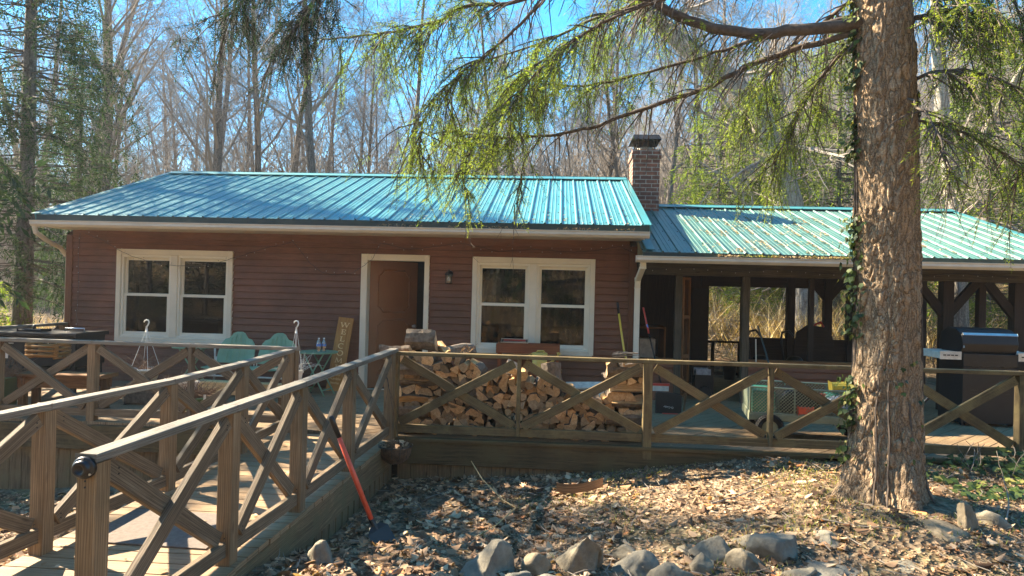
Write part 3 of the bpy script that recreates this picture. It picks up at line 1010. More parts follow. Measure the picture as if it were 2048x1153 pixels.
mb.box(2.8, 6.9, 13.28, 13.36, 1.76, 2.1)
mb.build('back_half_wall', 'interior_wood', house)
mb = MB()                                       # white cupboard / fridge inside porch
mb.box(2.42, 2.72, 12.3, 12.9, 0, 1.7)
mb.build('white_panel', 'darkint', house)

# ============================================================ DECK
deck = thing('deck', 'weathered grey-brown wooden deck with diagonal boards in front of the cabin', 'deck', (-1.7, 7, 0))
deck['world_children'] = 1
def clip_poly(P, nx_, ny_, c):
    out = []
    for i in range(len(P)):
        a, b = P[i], P[(i + 1) % len(P)]
        da, db = a[0] * nx_ + a[1] * ny_ - c, b[0] * nx_ + b[1] * ny_ - c
        if da <= 0: out.append(a)
        if (da < 0) != (db < 0) and abs(da - db) > 1e-9:
            t = da / (da - db)
            out.append((a[0] + (b[0] - a[0]) * t, a[1] + (b[1] - a[1]) * t))
    return out
def boards(mb, x0, x1, y0, y1, ang, wd=.14, gap=.01, z=0.0, th=.03, cx=0, cy=0):
    d = (math.cos(ang), math.sin(ang)); n_ = (-d[1], d[0])
    for i in range(-140, 140):
        o = i * wd
        P = [(cx + d[0] * s_ + n_[0] * q, cy + d[1] * s_ + n_[1] * q) for s_, q in ((-20, o), (20, o), (20, o + wd - gap), (-20, o + wd - gap))]
        for nn in ((-1, 0, -x0), (1, 0, x1), (0, -1, -y0), (0, 1, y1)):
            P = clip_poly(P, *nn)
            if len(P) < 3: break
        if len(P) < 3: continue
        ro = rnd.random() * 40
        dz = rnd.uniform(-.002, .002)
        uv = [((a - cx) * d[0] + (b - cy) * d[1] + ro, (a - cx) * n_[0] + (b - cy) * n_[1] + ro) for a, b in P]
        area = sum(P[k][0] * P[(k + 1) % len(P)][1] - P[(k + 1) % len(P)][0] * P[k][1] for k in range(len(P)))
        if area < 0: P.reverse(); uv.reverse()
        mb.face([(a, b, z + dz) for a, b in P], uv)
        for k in range(len(P)):
            k2 = (k + 1) % len(P)
            mb.face([(*P[k], z - th), (*P[k2], z - th), (*P[k2], z + dz), (*P[k], z + dz)], [uv[k], uv[k2], uv[k2], uv[k]])
mb = MB()
boards(mb, -7.8, -2.3, 7.14, 10.19, R(45))
boards(mb, -2.3, 7.1, 6.98, 10.1, R(45), cx=.01)
boards(mb, 1.2, 7.1, 10.1, 13.3, 0)
mb.build('deck_boards', 'deck', deck)
mb = MB()
mb.box(-7.78, -2.86, 7.1, 7.135, -.3, -.035)
mb.box(-1.66, 2.6, 6.95, 6.975, -.265, -.034)
mb.box(-7.8, -7.77, 7.14, 10.1, -.3, -.035)
mb.build('fascia_board', 'fascia', deck, bevel=.003)
mb = MB()
mb.box(-1.7, 7.0, 6.93, 7.02, -.031, .006)
mb.build('edge_board', 'fascia', deck, bevel=.004)
mb = MB()
x = -7.75
while x < -2.9:
    mb.box(x, x + .135, 7.16, 7.18, -1.1, -.29 + rnd.uniform(-.004, .004)); x += .142
mb.build('skirt_board', 'skirt', deck)
mb = MB()
x = -1.62
while x < 2.3:
    mb.box(x, x + .135, 6.98, 7.0, -.75, -.255); x += .142
mb.build('skirt_board', 'skirt', deck)
mb = MB()
mb.box(-7.7, 2.4, 7.2, 7.3, -1.0, -.05)
mb.build('joist', 'interior_wood', deck)

# ---- ramp
RA = lambda y: -1.70 - .052 * (7.1 - y)      # right edge line
LA = lambda y: -2.87 - .052 * (7.1 - y)
def rz_(y): return 0.0 - .025 * max(0, 7.0 - y) - (.02 if y < 2.5 else 0)
ramp_t = thing('ramp', 'long wooden access ramp of grey cross boards running up to the deck', 'ramp', (-2.3, 5, 0))
ramp_t['world_children'] = 1
mb = MB()
y = 1.7
while y < 6.97:
    q = min(y + .13, 6.975)
    xr, xl = RA(y) + .06, LA(y) - .06
    ro = rnd.random() * 40
    za, zb = rz_(y), rz_(q)
    xr2, xl2 = RA(q) + .06, LA(q) - .06
    j = rnd.uniform(-.006, .006)
    mb.face([(xl, y, za), (xr + j, y, za), (xr2 + j, q, zb), (xl2, q, zb)], [(0 + ro, 0), (1.3 + ro, 0), (1.3 + ro, .134), (ro, .134)])
    mb.face([(xl, y, za - .035), (xr + j, y, za - .035), (xr + j, y, za), (xl, y, za)], [(ro, 0), (ro + 1.3, 0), (ro + 1.3, .03), (ro, .03)])
    mb.face([(xr + j, y, za - .035), (xr2 + j, q, zb - .035), (xr2 + j, q, zb), (xr + j, y, za)], [(ro, 0), (ro + .1, 0), (ro + .1, .03), (ro, .03)])
    mb.face([(xl2, q, zb - .035), (xl, y, za - .035), (xl, y, za), (xl2, q, zb)], [(ro, 0), (ro + .1, 0), (ro + .1, .03), (ro, .03)])
    y += .14
mb.build('ramp_boards', 'deck', ramp_t)
mb = MB()
mb.beam((RA(1.7) + .03, 1.7, rz_(1.7) - .155), (RA(6.94) + .03, 6.94, rz_(6.94) - .155), .235, .038, (0, 0, 1))
mb.beam((LA(1.7) - .03, 1.7, rz_(1.7) - .155), (LA(7.08) - .03, 7.08, rz_(7.08) - .155), .235, .038, (0, 0, 1))
mb.build('ramp_fascia', 'skirt', ramp_t, bevel=.003)
for fx in (RA, LA):
    mb = MB()
    y = 1.9
    while y < 6.9:
        mb.box(fx(y) + .005, fx(y) + .025, y, y + .135, -1.0, rz_(y) - .26)
        y += .142
    mb.build('skirt_board', 'skirt', ramp_t)

# ============================================================ RAILINGS
def railing(name, label, posts, pickets=(), cap_ext=(.05, .05), mt='rail', mpost='railpost', outer=None, hh=.9, capz=None, cat='railing', capmat='cap', end_down=.12):
    """posts: [(x,y,zfloor)]; pickets: indices that are thin 2x4s"""
    P = [Vector(p) for p in posts]
    root = thing(name, label, cat, P[0])
    root['world_children'] = 1
    for i, p in enumerate(P):
        d = (P[min(i + 1, len(P) - 1)] - P[max(0, i - 1)]).normalized()
        d.z = 0; d.normalize()
        mb = MB()
        if i in pickets:
            mb.beam(p + Vector((0, 0, .06)), p + Vector((0, 0, hh - .04)), .04, .085, d)
            mb.build('picket', mt, root, bevel=.003)
        else:
            mb.beam(p - Vector((0, 0, end_down)), p + Vector((0, 0, hh - .04)), .09, .09, d)
            mb.build('post', mpost, root, bevel=.004)
    a, b = P[0].copy(), P[-1].copy()
    top = Vector((0, 0, hh - .02))
    d = (b - a).normalized()
    mb = MB()
    side = d.cross(Vector((0, 0, 1)))
    for i in range(len(P) - 1):
        q0, q1 = P[i] + top, P[i + 1] + top
        if i == 0: q0 = q0 - d * cap_ext[0]
        if i == len(P) - 2: q1 = q1 + d * cap_ext[1]
        mb.beam(q0, q1, .092, .038, side)
    mb.build('top_rail', capmat, root, bevel=.004)
    for i in range(len(P) - 1):
        p, q = P[i], P[i + 1]
        dd = (q - p).normalized()
        wi = .02 if i in pickets else .045
        wj = .02 if i + 1 in pickets else .045
        n_ = dd.cross(Vector((0, 0, 1))).normalized()
        if outer is not None and n_.dot(Vector(outer)) < 0: n_ = -n_
        mb = MB()
        mb.beam(p + dd * wi + Vector((0, 0, .095)) , q - dd * wj + Vector((0, 0, .095)), .04, .085, n_)
        mb.build('bottom_rail', mt, root, bevel=.003)
        lo, hi = .16, hh - .085
        mb = MB()
        mb.beam(p + dd * (wi + .03) + Vector((0, 0, lo)) + n_ * .0205, q - dd * (wj + .03) + Vector((0, 0, hi)) + n_ * .0205, .089, .038, (0, 0, 1))
        mb.build('brace', mt, root, bevel=.003)
        mb = MB()
        mb.beam(p + dd * (wi + .03) + Vector((0, 0, hi)) - n_ * .0205, q - dd * (wj + .03) + Vector((0, 0, lo)) - n_ * .0205, .089, .038, (0, 0, 1))
        mb.build('brace', mt, root, bevel=.003)
    for p in P:
        d = (P[-1] - P[0]).normalized(); n_ = d.cross(Vector((0, 0, 1))).normalized()
        if outer is not None and n_.dot(Vector(outer)) < 0: n_ = -n_
        mb = MB()
        for q in (-1, 1):
            for z_ in (.17, hh - .11):
                for e_ in (-.012, .014):
                    c = p + d * q * .1 + n_ * .0395 + Vector((0, 0, z_ + e_))
                    mb.tube([c, c + n_ * .003], .0045, 6)
        mb.build('screws', 'darkgrey', root)
    return root
railing('railing', 'long mossy deck railing with crossed braces in front of the firewood and garden cart',
        [(-1.68, 7.0, 0), (-.37, 7.0, 0), (.95, 6.99, 0), (2.18, 6.99, 0), (3.4, 6.99, 0), (4.6, 6.99, 0), (5.9, 6.99, 0)], pickets=(1, 3), mt='mossrail', mpost='mossrail', outer=(0, -1, 0), capmat='mossrail', hh=.895)
railing('railing', 'grey crossed-brace deck railing in front of the griddle and green glider',
        [(-2.85, 7.2, 0), (-4.0, 7.2, 0), (-5.13, 7.2, 0), (-6.25, 7.2, 0), (-7.7, 7.2, 0)], pickets=(1,), outer=(0, -1, 0), hh=.89)
railing('railing', 'short side railing running back to the cabin behind the griddle', [(-7.72, 7.3, 0), (-7.72, 8.7, 0), (-7.72, 10.1, 0)], outer=(-1, 0, 0), hh=.89)
rr = railing('railing', 'nearest ramp handrail with black round end fitting and crossed braces',
        [(RA(2.78) - .04, 2.78, rz_(2.78)), (RA(3.84) - .02, 3.84, rz_(3.84)), (RA(4.74), 4.74, rz_(4.74)), (RA(5.75), 5.75, rz_(5.75)), (-1.70, 6.88, -.003)], outer=(1, 0, 0), hh=.925, cap_ext=(.05, .12), end_down=.2)
railing('railing', 'far-side ramp handrail with crossed braces ending at the green glider corner',
        [(LA(2.6), 2.6, -.055), (LA(3.85), 3.85, -.06), (LA(5.05), 5.05, -.065), (LA(6.15), 6.15, -.04), (-2.87, 7.1, 0)], outer=(1, 0, 0), hh=.872, cap_ext=(.5, .1))
# end fitting on the near post
mb = MB()
mb.lathe([(.0, .0), (.047, .0), (.047, .018), (.04, .022), (.034, .022), (.034, .04), (.03, .045), (.018, .045), (.016, .03), (0, .03)], (0, 0, 0), 28)
ex, ey, ez = RA(2.78) - .04, 2.78 - .05, rz_(2.78) + .925 - .04
mb.v = [Vector((ex + v.x * 1.05, ey - v.z, ez - .015 + v.y)) for v in mb.v]
ec = mb.build('end_fitting', 'black', rr, smooth=True)
mb = MB()
for a in (90, -35, 215):
    c = Vector((ex + .041 * math.cos(R(a)), ey - .02, ez - .015 + .041 * math.sin(R(a))))
    mb.tube([c, c + Vector((0, -.006, 0))], .005, 8)
mb.build('screw', 'steel', ec)
# ============================================================ THINGS ON THE DECK
def arc(c, r, a0, a1, n, fx):
    return [Vector(c) + fx(r * math.cos(R(a0 + (a1 - a0) * i / n)), r * math.sin(R(a0 + (a1 - a0) * i / n))) for i in range(n + 1)]

def text_mesh(txt, size, name, mat, parent, M4, extrude=.0008):
    cu = bpy.data.curves.new(name, 'FONT')
    cu.body = txt; cu.size = size; cu.extrude = extrude; cu.align_x = 'CENTER'
    t = bpy.data.objects.new(name + '_tmp', cu)
    me = bpy.data.meshes.new_from_object(t)
    bpy.data.objects.remove(t)
    me.name = name
    me.transform(M4)
    me.materials.clear(); me.materials.append(MAT[mat])
    return link(name, me, parent)

# ---- firewood ------------------------------------------------
LOGM = ['splitwood', 'endgrain', 'logbark']
def log_mesh(seed, L=.4, kind='wedge', rr_=.075):
    r_ = random.Random(seed)
    if kind == 'wedge':
        n0 = r_.uniform(55, 120)
        pts = [(0, 0, 0)]
        k = 6
        for i in range(k + 1):
            a = R(-n0 / 2 + n0 * i / k)
            q = rr_ * 1.75 * r_.uniform(.94, 1.05)
            pts.append((q * math.cos(a), q * math.sin(a), 2))
    elif kind == 'half':
        pts = []
        for i in range(9):
            a = R(-90 + 180 * i / 8)
            q = rr_ * 1.25 * r_.uniform(.93, 1.06)
            pts.append((q * math.cos(a), q * math.sin(a), 2))
    elif kind == 'chunk':
        pts = [(math.cos(R(a)) * rr_ * r_.uniform(.8, 1.15), math.sin(R(a)) * rr_ * r_.uniform(.8, 1.15), 0 if i % 3 else 2) for i, a in enumerate((10, 75, 130, 200, 260, 320))]
    else:
        pts = [(math.cos(R(a)) * rr_ * r_.uniform(.92, 1.06), math.sin(R(a)) * rr_ * r_.uniform(.92, 1.06), 2) for a in range(0, 360, 30)]
    cx = sum(p[0] for p in pts) / len(pts); cz = sum(p[1] for p in pts) / len(pts)
    ang = r_.uniform(0, 6.28)
    ca, sa = math.cos(ang), math.sin(ang)
    P = [((a - cx) * ca - (b - cz) * sa, (a - cx) * sa + (b - cz) * ca, k) for a, b, k in pts]
    mb = MB()
    n = len(P)
    ns = 7
    rings = []
    tx, tz = r_.uniform(-.02, .02), r_.uniform(-.02, .02)
    for j in range(ns + 1):
        t = j / ns
        sc_ = 1 + r_.uniform(-.05, .05)
        bow = math.sin(t * math.pi)
        ring_ = []
        for i, (a, b, k) in enumerate(P):
            dd = noise.noise(Vector((a * 30, t * 3 + seed, b * 30))) * .012
            ring_.append(Vector((a * sc_ + tx * bow + dd, (t - .5) * L + (r_.uniform(-.006, .006) if j in (0, ns) else 0), b * sc_ + tz * bow + dd)))
        rings.append(ring_)
    o = r_.random() * 20
    for j in range(ns):
        for i in range(n):
            i2 = (i + 1) % n
            m = 2 if P[i][2] == 2 and P[i2][2] == 2 else 0
            mb.face([rings[j][i], rings[j][i2], rings[j + 1][i2], rings[j + 1][i]], [(o + j * .057, i * .05), (o + j * .057, i * .05 + .05), (o + j * .057 + .057, i * .05 + .05), (o + j * .057 + .057, i * .05)], m)
    mb.face(rings[0][::-1], [(p.x + o, p.z) for p in rings[0][::-1]], 1)
    mb.face(rings[-1], [(p.x + o, p.z) for p in rings[-1]], 1)
    me_o = mb.build('firewood_log', LOGM)
    me = me_o.data
    bpy.data.objects.remove(me_o)
    return me
LK = ['wedge', 'wedge', 'half', 'wedge', 'chunk', 'wedge', 'round', 'half', 'chunk', 'wedge', 'wedge', 'half', 'wedge', 'chunk']
LOGS = [log_mesh(i + 3, .38 + .06 * (i % 3) / 2, LK[i], .054 + .007 * (i % 4)) for i in range(14)]
def put_log(me, loc, rot, label, group, sc_=1.0):
    o = bpy.data.objects.new('firewood_log', me)
    col.objects.link(o)
    o.location = loc; o.rotation_euler = rot; o.scale = (sc_, sc_, sc_)
    tag(o, label, 'firewood', group)
    return o
r2 = random.Random(5)
def pile_top(x):
    return interp(x, [(-1.33, .72), (-1.22, .84), (-1.0, .84), (-.88, .76), (-.8, .64), (-.62, .66), (-.5, .76), (-.38, .7), (-.2, .62), (.0, .6), (.2, .5), (.35, .45), (.5, .46), (.6, .5)])
z = .055; row = 0
while z < .85:
    x = -1.31 + (.06 if row % 2 else 0)
    while x < .6:
        stp = r2.uniform(.086, .108)
        if z < pile_top(x):
            i = r2.randrange(14)
            sec = 'left section under the hump' if x < -.82 else ('middle section behind the picket' if x < .05 else 'low right section')
            rw = ('bottom', 'second', 'third', 'fourth', 'fifth', 'sixth', 'seventh', 'eighth', 'ninth', 'tenth', 'eleventh', 'twelfth', 'thirteenth')[row]
            lab, gr = f'split log end in the {rw} row of the firewood stack, {sec}', f'{rw} row of the firewood, {sec}'
            put_log(LOGS[i], (x + r2.uniform(-.012, .012), 7.36 + r2.uniform(-.05, .05), z + r2.uniform(-.012, .012)), (r2.uniform(-.05, .05), r2.uniform(0, 6.28), r2.uniform(-.07, .07)), lab, gr, r2.uniform(.8, 1.0))
        x += stp
    z += .075; row += 1
for side, xc, hmax in (('left', -1.52, .8), ('right', .76, .86)):
    z = .055; k = 0
    while z < hmax:
        if k % 2 == 0:
            for j, yy in enumerate((7.19, 7.3, 7.4, 7.5)):
                i = r2.choice([0, 1, 3, 5, 7, 9, 10, 11, 12])
                put_log(LOGS[i], (xc + r2.uniform(-.03, .03), yy, z + r2.uniform(-.01, .01)), (0, 0, R(90) + r2.uniform(-.08, .08)),
                        f'split log lying lengthwise in the criss-crossed tower at the {side} end of the firewood', f'{side} tower logs lying lengthwise', r2.uniform(.88, 1))
        else:
            for j, xx in enumerate((-.15, -.05, .05, .15)):
                i = r2.randrange(14)
                put_log(LOGS[i], (xc + xx + r2.uniform(-.01, .01), 7.35 + r2.uniform(-.03, .03), z), (0, r2.uniform(0, 6), r2.uniform(-.06, .06)),
                        f'split log set end-on between the lengthwise logs of the {side} firewood tower', f'{side} tower logs set end-on', r2.uniform(.85, .98))
        z += .082; k += 1
big = log_mesh(77, .33, 'half', .105)
put_log(big, (-1.47, 7.33, .96), (0, R(10), R(86)), 'large pale split log standing proud on top of the left firewood tower, above the handrail', None, 1)
put_log(LOGS[2], (-1.75, 7.3, .87), (0, 0, R(80)), 'weathered split log poking out past the corner post on the left firewood tower', None, .8)
chk = log_mesh(91, .2, 'half', .085)
put_log(chk, (-.02, 7.3, .7), (R(80), 0, R(20)), 'short sunlit chunk standing upright on top of the firewood stack', None, 1)
for k, (x, z) in enumerate(((-1.22, .94), (-1.03, .93))):
    put_log(LOGS[4 + k * 3], (x, 7.34, z - .03), (.2, 1.3 * k, .5 - k), ['splintered bright chunk at the left of the highest hump of firewood', 'frayed pale chunk at the right of the highest hump of firewood'][k], None, .9)
mb = MB()                                       # loose bark strips on the right tower
for k in range(12):
    a = Vector((.76 + r2.uniform(-.16, .02), 7.36 + r2.uniform(-.12, .12), .885 + k * .004))
    mb.beam(a, a + Vector((r2.uniform(.1, .2), r2.uniform(-.06, .06), r2.uniform(-.01, .02))), r2.uniform(.02, .05), .006)
tag(mb.build('bark_strips', 'logbark'), 'loose curled strips of bark on top of the right firewood tower', 'bark')
mb = MB()                                       # frayed splinters
for k in range(90):
    c = r2.choice([(-1.2, .9), (-1.0, .93), (-.5, .7), (-.16, .55), (.3, .36), (.5, .4)])
    a = Vector((c[0] + r2.uniform(-.08, .08), 7.2 + r2.uniform(-.02, .2), c[1] + r2.uniform(-.05, .0)))
    d_ = Vector((r2.uniform(-1, 1), r2.uniform(-1, .2), r2.uniform(0, 1))).normalized() * r2.uniform(.04, .11)
    mb.beam(a, a + d_, .007, .004, taper=.3)
s_ = mb.build('wood_splinters', 'splitwood'); tag(s_, 'pale splinters sticking up from the broken firewood', 'splinters'); s_['kind'] = 'stuff'

MAT['lettergold'] = plain('gold_letter_paint', (0.8, 0.55, 0.25), 0.5, var=0.05)
# ---- welcome sign ---------------------------------------------
sg = thing('welcome_sign', 'tall narrow honey-coloured board sign leaning on the wall left of the door', 'sign', (-3.28, 10.08, 0))
mb = MB()
mb.beam((-.03, -.15, -.02), (.08, .055, 1.09), .235, .022, (1, 0, 0))
mb.build('board', 'signwood', sg, bevel=.003)
bd = Vector((.11, .205, 1.11)).normalized()
bx = Vector((1, 0, 0)); bx = (bx - bd * bx.dot(bd)).normalized()
bn = bx.cross(bd)
b0 = Vector((-.03, -.15, -.02)) + bn * .013
def sp(u_, v_): return b0 + bx * u_ + bd * v_
mb = MB()
def stroke(p, q, w_):
    mb.beam(sp(*p), sp(*q), w_, .004, bx.cross(bd).cross((sp(*q) - sp(*p)).normalized()))
def serif(u_, v_, w_=.03): stroke((u_ - w_ / 2, v_), (u_ + w_ / 2, v_), .006)
def glyph(ch, v, s_=.045):
    if ch == 'W':
        for (a, b) in (((-.06, .07), (-.03, 0)), ((-.03, 0), (0, .07)), ((0, .07), (.03, 0)), ((.03, 0), (.06, .07))):
            stroke((a[0], v + a[1]), (b[0], v + b[1]), .014 if a[1] > b[1] else .007)
        for u_ in (-.06, 0, .06): serif(u_, v + .07)
    if ch in 'EL':
        stroke((-.022, v), (-.022, v + .07), .014); serif(-.022, v + .07, .035)
        stroke((-.035, v + .001), (.03, v + .001), .007); stroke((.028, v), (.03, v + .022), .008)
        if ch == 'E':
            stroke((-.035, v + .069), (.028, v + .069), .007); stroke((-.02, v + .036), (.018, v + .036), .007); stroke((.026, v + .07), (.026, v + .052), .007); stroke((.016, v + .046), (.016, v + .026), .006)
    if ch in 'OC':
        n = 22
        for i in range(n):
            a0, a1 = 360 * i / n, 360 * (i + 1) / n
            if ch == 'C' and (a0 < 35 or a1 > 325): continue
            w_ = .006 + .01 * abs(math.cos(R(a0)))
            stroke((.042 * math.cos(R(a0)), v + .036 + .037 * math.sin(R(a0))), (.042 * math.cos(R(a1)), v + .036 + .037 * math.sin(R(a1))), w_)
    if ch == 'M':
        stroke((-.045, v), (-.038, v + .07), .007); stroke((-.038, v + .07), (0, v + .005), .014); stroke((0, v + .005), (.038, v + .07), .007); stroke((.038, v + .07), (.045, v), .014)
        for u_ in (-.045, .045): serif(u_, v)
for i, chh in enumerate('WELCOME'):
    glyph(chh, .985 - i * .108)
mb.build('lettering', 'lettergold', sg)
for i, tx_ in enumerate(('to our', 'humble', 'home')):
    c = sp(0, .245 - i * .062)
    M4 = Matrix(((bx.x, bd.x, bn.x, c.x), (bx.y, bd.y, bn.y, c.y), (bx.z, bd.z, bn.z, c.z), (0, 0, 0, 1)))
    text_mesh(tx_, .058, 'small_lettering', 'lettergold', sg, M4)

# ---- wall lantern ----------------------------------------------
ln = thing('wall_lantern', 'small black wall lantern with clear glass and pale bulb right of the door', 'lantern', (-1.63, 10.16, 1.72))
mb = MB()
mb.lathe([(0, 0), (.05, 0), (.045, .015), (0, .018)], (0, 0, 0), 16)
mb.v = [Vector((v.x, -v.z + .015, v.y + .08)) for v in mb.v]
mb.tube([(0, 0, .09), (0, -.04, .12), (0, -.09, .12)], .009, 8)
mb.build('bracket', 'black', ln, smooth=True)
mb = MB()
mb.lathe([(.062, 0), (.055, .022), (.03, .05), (.012, .062), (.012, .08), (0, .085)], (0, -.09, .06), 4)
for sx in (-1, 1):
    for sy in (-1, 1):
        mb.beam((sx * .036, -.09 + sy * .036, -.06), (sx * .043, -.09 + sy * .043, .065), .008, .008)
mb.lathe([(0, -.075), (.05, -.07), (.054, -.058), (0, -.055)], (0, -.09, 0), 4)
mb.v = [Vector((v.x, v.y, v.z)) for v in mb.v]
mb.build('cage', 'black', ln)
mb = MB()
mb.box(-.034, .034, -.124, -.056, -.055, .06)
mb.build('glass', 'clearglass', ln)
mb = MB()
mb.lathe([(0, -.03), (.018, -.026), (.026, -.005), (.016, .02), (.013, .035), (0, .036)], (0, -.09, 0), 14)
mb.build('bulb', 'bulb', ln, smooth=True)

# ---- string lights ---------------------------------------------
sgt = thing('string_lights', 'thin dark wire of small clear bulbs draped in swags across the cabin front', 'string lights', (-3, 10.15, 2.3))
sgt['world_children'] = 1
y = 10.13
W = [[(-7.42, 2.3), (-7.1, 2.19), (-6.9, 2.07), (-6.65, 1.96), (-6.3, 1.86), (-5.9, 1.82), (-5.5, 1.83), (-5.1, 1.93), (-4.8, 2.03), (-4.5, 2.13), (-4.1, 2.22)],
     [(-4.1, 2.27), (-3.95, 2.1), (-3.8, 1.92), (-3.6, 1.77), (-3.4, 1.74), (-3.15, 1.77), (-2.98, 1.87), (-2.82, 2.0), (-2.7, 2.25)],
     [(-7.5, 2.3), (-7.52, 2.0), (-7.5, 1.5), (-7.52, 1.0), (-7.5, .85), (-7.38, .8)],
     [(-2.7, 2.25), (-2.3, 2.16), (-1.9, 2.2), (-1.5, 2.27), (-1.1, 2.2), (-.9, 2.15), (-.4, 2.2), (.2, 2.17), (.6, 2.2), (.9, 2.27), (1.15, 2.17)]]
wb = MB()
bb = []
for L_ in W:
    pts = []
    for (a, b), (c, d) in zip(L_, L_[1:]):
        n = max(2, int(math.hypot(c - a, d - b) / .05))
        for i in range(n):
            t = i / n
            pts.append((a + (c - a) * t, y + rnd.uniform(-.006, .006), b + (d - b) * t + rnd.uniform(-.006, .006)))
    pts.append((L_[-1][0], y, L_[-1][1]))
    wb.tube(pts, .0035, 5)
    for i in range(1, len(pts), 3):
        bb.append((pts[i][0] + rnd.uniform(-.02, .02), y - .012, pts[i][2] - rnd.choice((-.03, .03))))
# second run on the porch beam
pts = [(1.3 + i * .05, 10.085, 1.93 + .045 * abs(math.sin(i * .12)) + rnd.uniform(-.005, .005)) for i in range(106)]
wb.tube(pts, .0035, 5)
for i in range(2, 106, 4): bb.append((pts[i][0], 10.075, pts[i][2] - .025))
wb.build('wire', 'black', sgt)
for i, c in enumerate(bb[:100]):
    mb = MB()
    mb.lathe([(0, -.009), (.006, -.004), (.005, .005), (0, .01)], c, 6)
    mb.build('bulb', 'bulb', sgt)

# ---- patio glider ----------------------------------------------
gl = thing('patio_glider', 'sea-green metal two-seat glider with scalloped shell backs and pale tube arms', 'glider', (-4.33, 9.35, 0), R(-3))
def shell_back(xc):
    out = []
    lob = [(-.27, .0), (-.285, .1), (-.275, .2), (-.25, .28), (-.205, .335), (-.15, .35), (-.13, .37), (-.09, .42), (-.04, .445), (.04, .445), (.09, .42), (.13, .37), (.15, .35), (.205, .335), (.25, .28), (.275, .2), (.285, .1), (.27, 0)]
    f = lambda u_, v_, q: (xc + u_, .1 + v_ * .35 + q - .25 * u_ * u_ * -1, .42 + v_ * 1.0)
    mb = MB()
    mb.prism([(u_, v_) for u_, v_ in lob], f, .012)
    for u_ in (-.14, -.05, .05, .14):
        pts = [Vector(f(u_ * (1 - .35 * t), .03 + t * (.40 - abs(u_) * .5), -.004)) for t in (0, .3, .6, 1)]
        mb.tube(pts, .006, 5)
    return mb
for xc in (-.31, .31):
    shell_back(xc).build('backrest', 'greenpaint', gl, bevel=.004)
for xc in (-.31, .31):
    mb = MB()
    mb.prism([(-.28, 0), (-.29, .2), (-.26, .42), (-.15, .47), (.15, .47), (.26, .42), (.29, .2), (.28, 0)], lambda a, b, q: (xc + a, .12 - b, .36 + .03 * abs(a) * 2 + q + .05 * b * b), .014)
    mb.build('seat', 'greenpaint', gl, bevel=.003)
for s_ in (-1, 1):
    mb = MB()
    x = s_ * .66
    mb.tube([(x, .2, .62), (x, .1, .66), (x, -.1, .655), (x, -.3, .61), (x, -.36, .5), (x, -.33, .3), (x, -.36, .1)], .014, 8)
    mb.tube([(x, .2, .62), (x, .22, .4), (x, .2, .1)], .014, 8)
    mb.build('arm', 'wornwhite', gl, smooth=True)
    mb = MB()
    mb.beam((x, .12, .674), (x, -.28, .64), .05, .012, (1, 0, 0))
    mb.build('arm_pad', 'greenpaint', gl)
mb = MB()
for z_ in (.12, .2, .29):
    mb.tube([(-.66, -.34, z_), (.66, -.34, z_)], .012, 8)
mb.tube([(-.66, .2, .12), (.66, .2, .12)], .013, 8)
for x in (-.66, .66):
    mb.tube([(x, -.42, .02), (x, .28, .02)], .014, 8)
    mb.tube([(x, -.36, .02), (x, -.36, .12)], .012, 8); mb.tube([(x, .2, .02), (x, .2, .12)], .012, 8)
for x in (-.6, -.02, .02, .6):
    mb.tube([(x, .14, .34), (x, .15, .5)], .01, 6)
mb.build('frame', 'wornwhite', gl, smooth=True)
mb = MB()
mb.beam((-4.62, 8.5, .22), (-3.3, 8.52, .2), .16, .16, (0, 0, 1))
tag(mb.build('timber', 'newwood', bevel=.006), 'fresh pale square timber lying in front of the green glider', 'timber')
o = bpy.data.objects['timber']
for x in (-4.5, -3.45):
    mb = MB()
    mb.beam((x, 8.4, .06), (x, 8.62, .06), .12, .12, (1, 0, 0))
    mb.build('timber_block', 'brownwood', o, bevel=.004)

# ---- folding side tables ---------------------------------------
def side_table(loc, label, tilt=0):
    t = thing('side_table', label, 'side table', loc, tilt, 'round green folding tables')
    mb = MB()
    mb.lathe([(0, .6), (.275, .6), (.28, .606), (.28, .616), (.272, .62), (0, .622)], n=36)
    mb.build('tabletop', 'greenpaint', t, smooth=False)
    for s_ in (-1, 1):
        for q in (-1, 1):
            mb = MB()
            mb.tube([(q * .16, s_ * .12, .6), (-q * .2, s_ * .14, 0)], .011, 8)
            mb.build('leg', 'greenpaint', t, smooth=True)
    mb = MB()
    mb.tube([(.16, -.13, .08), (.16, .13, .08)], .008, 6); mb.tube([(-.16, -.13, .08), (-.16, .13, .08)], .008, 6)
    mb.build('stretcher', 'greenpaint', t)
    return t
side_table((-5.38, 9.7, 0), 'round green metal table under the left window, left of the glider', .3)
side_table((-3.42, 9.55, 0), 'round green folding table right of the glider, carrying two water bottles', -.2)
for i, (x, y) in enumerate(((-3.36, 9.4), (-3.3, 9.44))):
    b = thing('water_bottle', ['clear water bottle with blue label, left of the pair on the green table', 'clear water bottle, right of the pair on the green table'][i], 'bottle', (x, y, .622))
    mb = MB()
    mb.lathe([(0, 0), (.03, 0), (.032, .01), (.03, .05), (.032, .06), (.032, .12), (.028, .15), (.013, .175), (.013, .19)], n=14)
    mb.build('body', 'clearglass' if False else 'bottleplastic', b, smooth=True)
    mb = MB(); mb.lathe([(.0325, .085), (.0325, .12)], n=14); mb.build('wrapper', 'bluecap', b, smooth=True)
    mb = MB(); mb.lathe([(.0145, .19), (.0145, .203), (0, .204)], n=10); mb.build('lid', 'white', b, smooth=True)

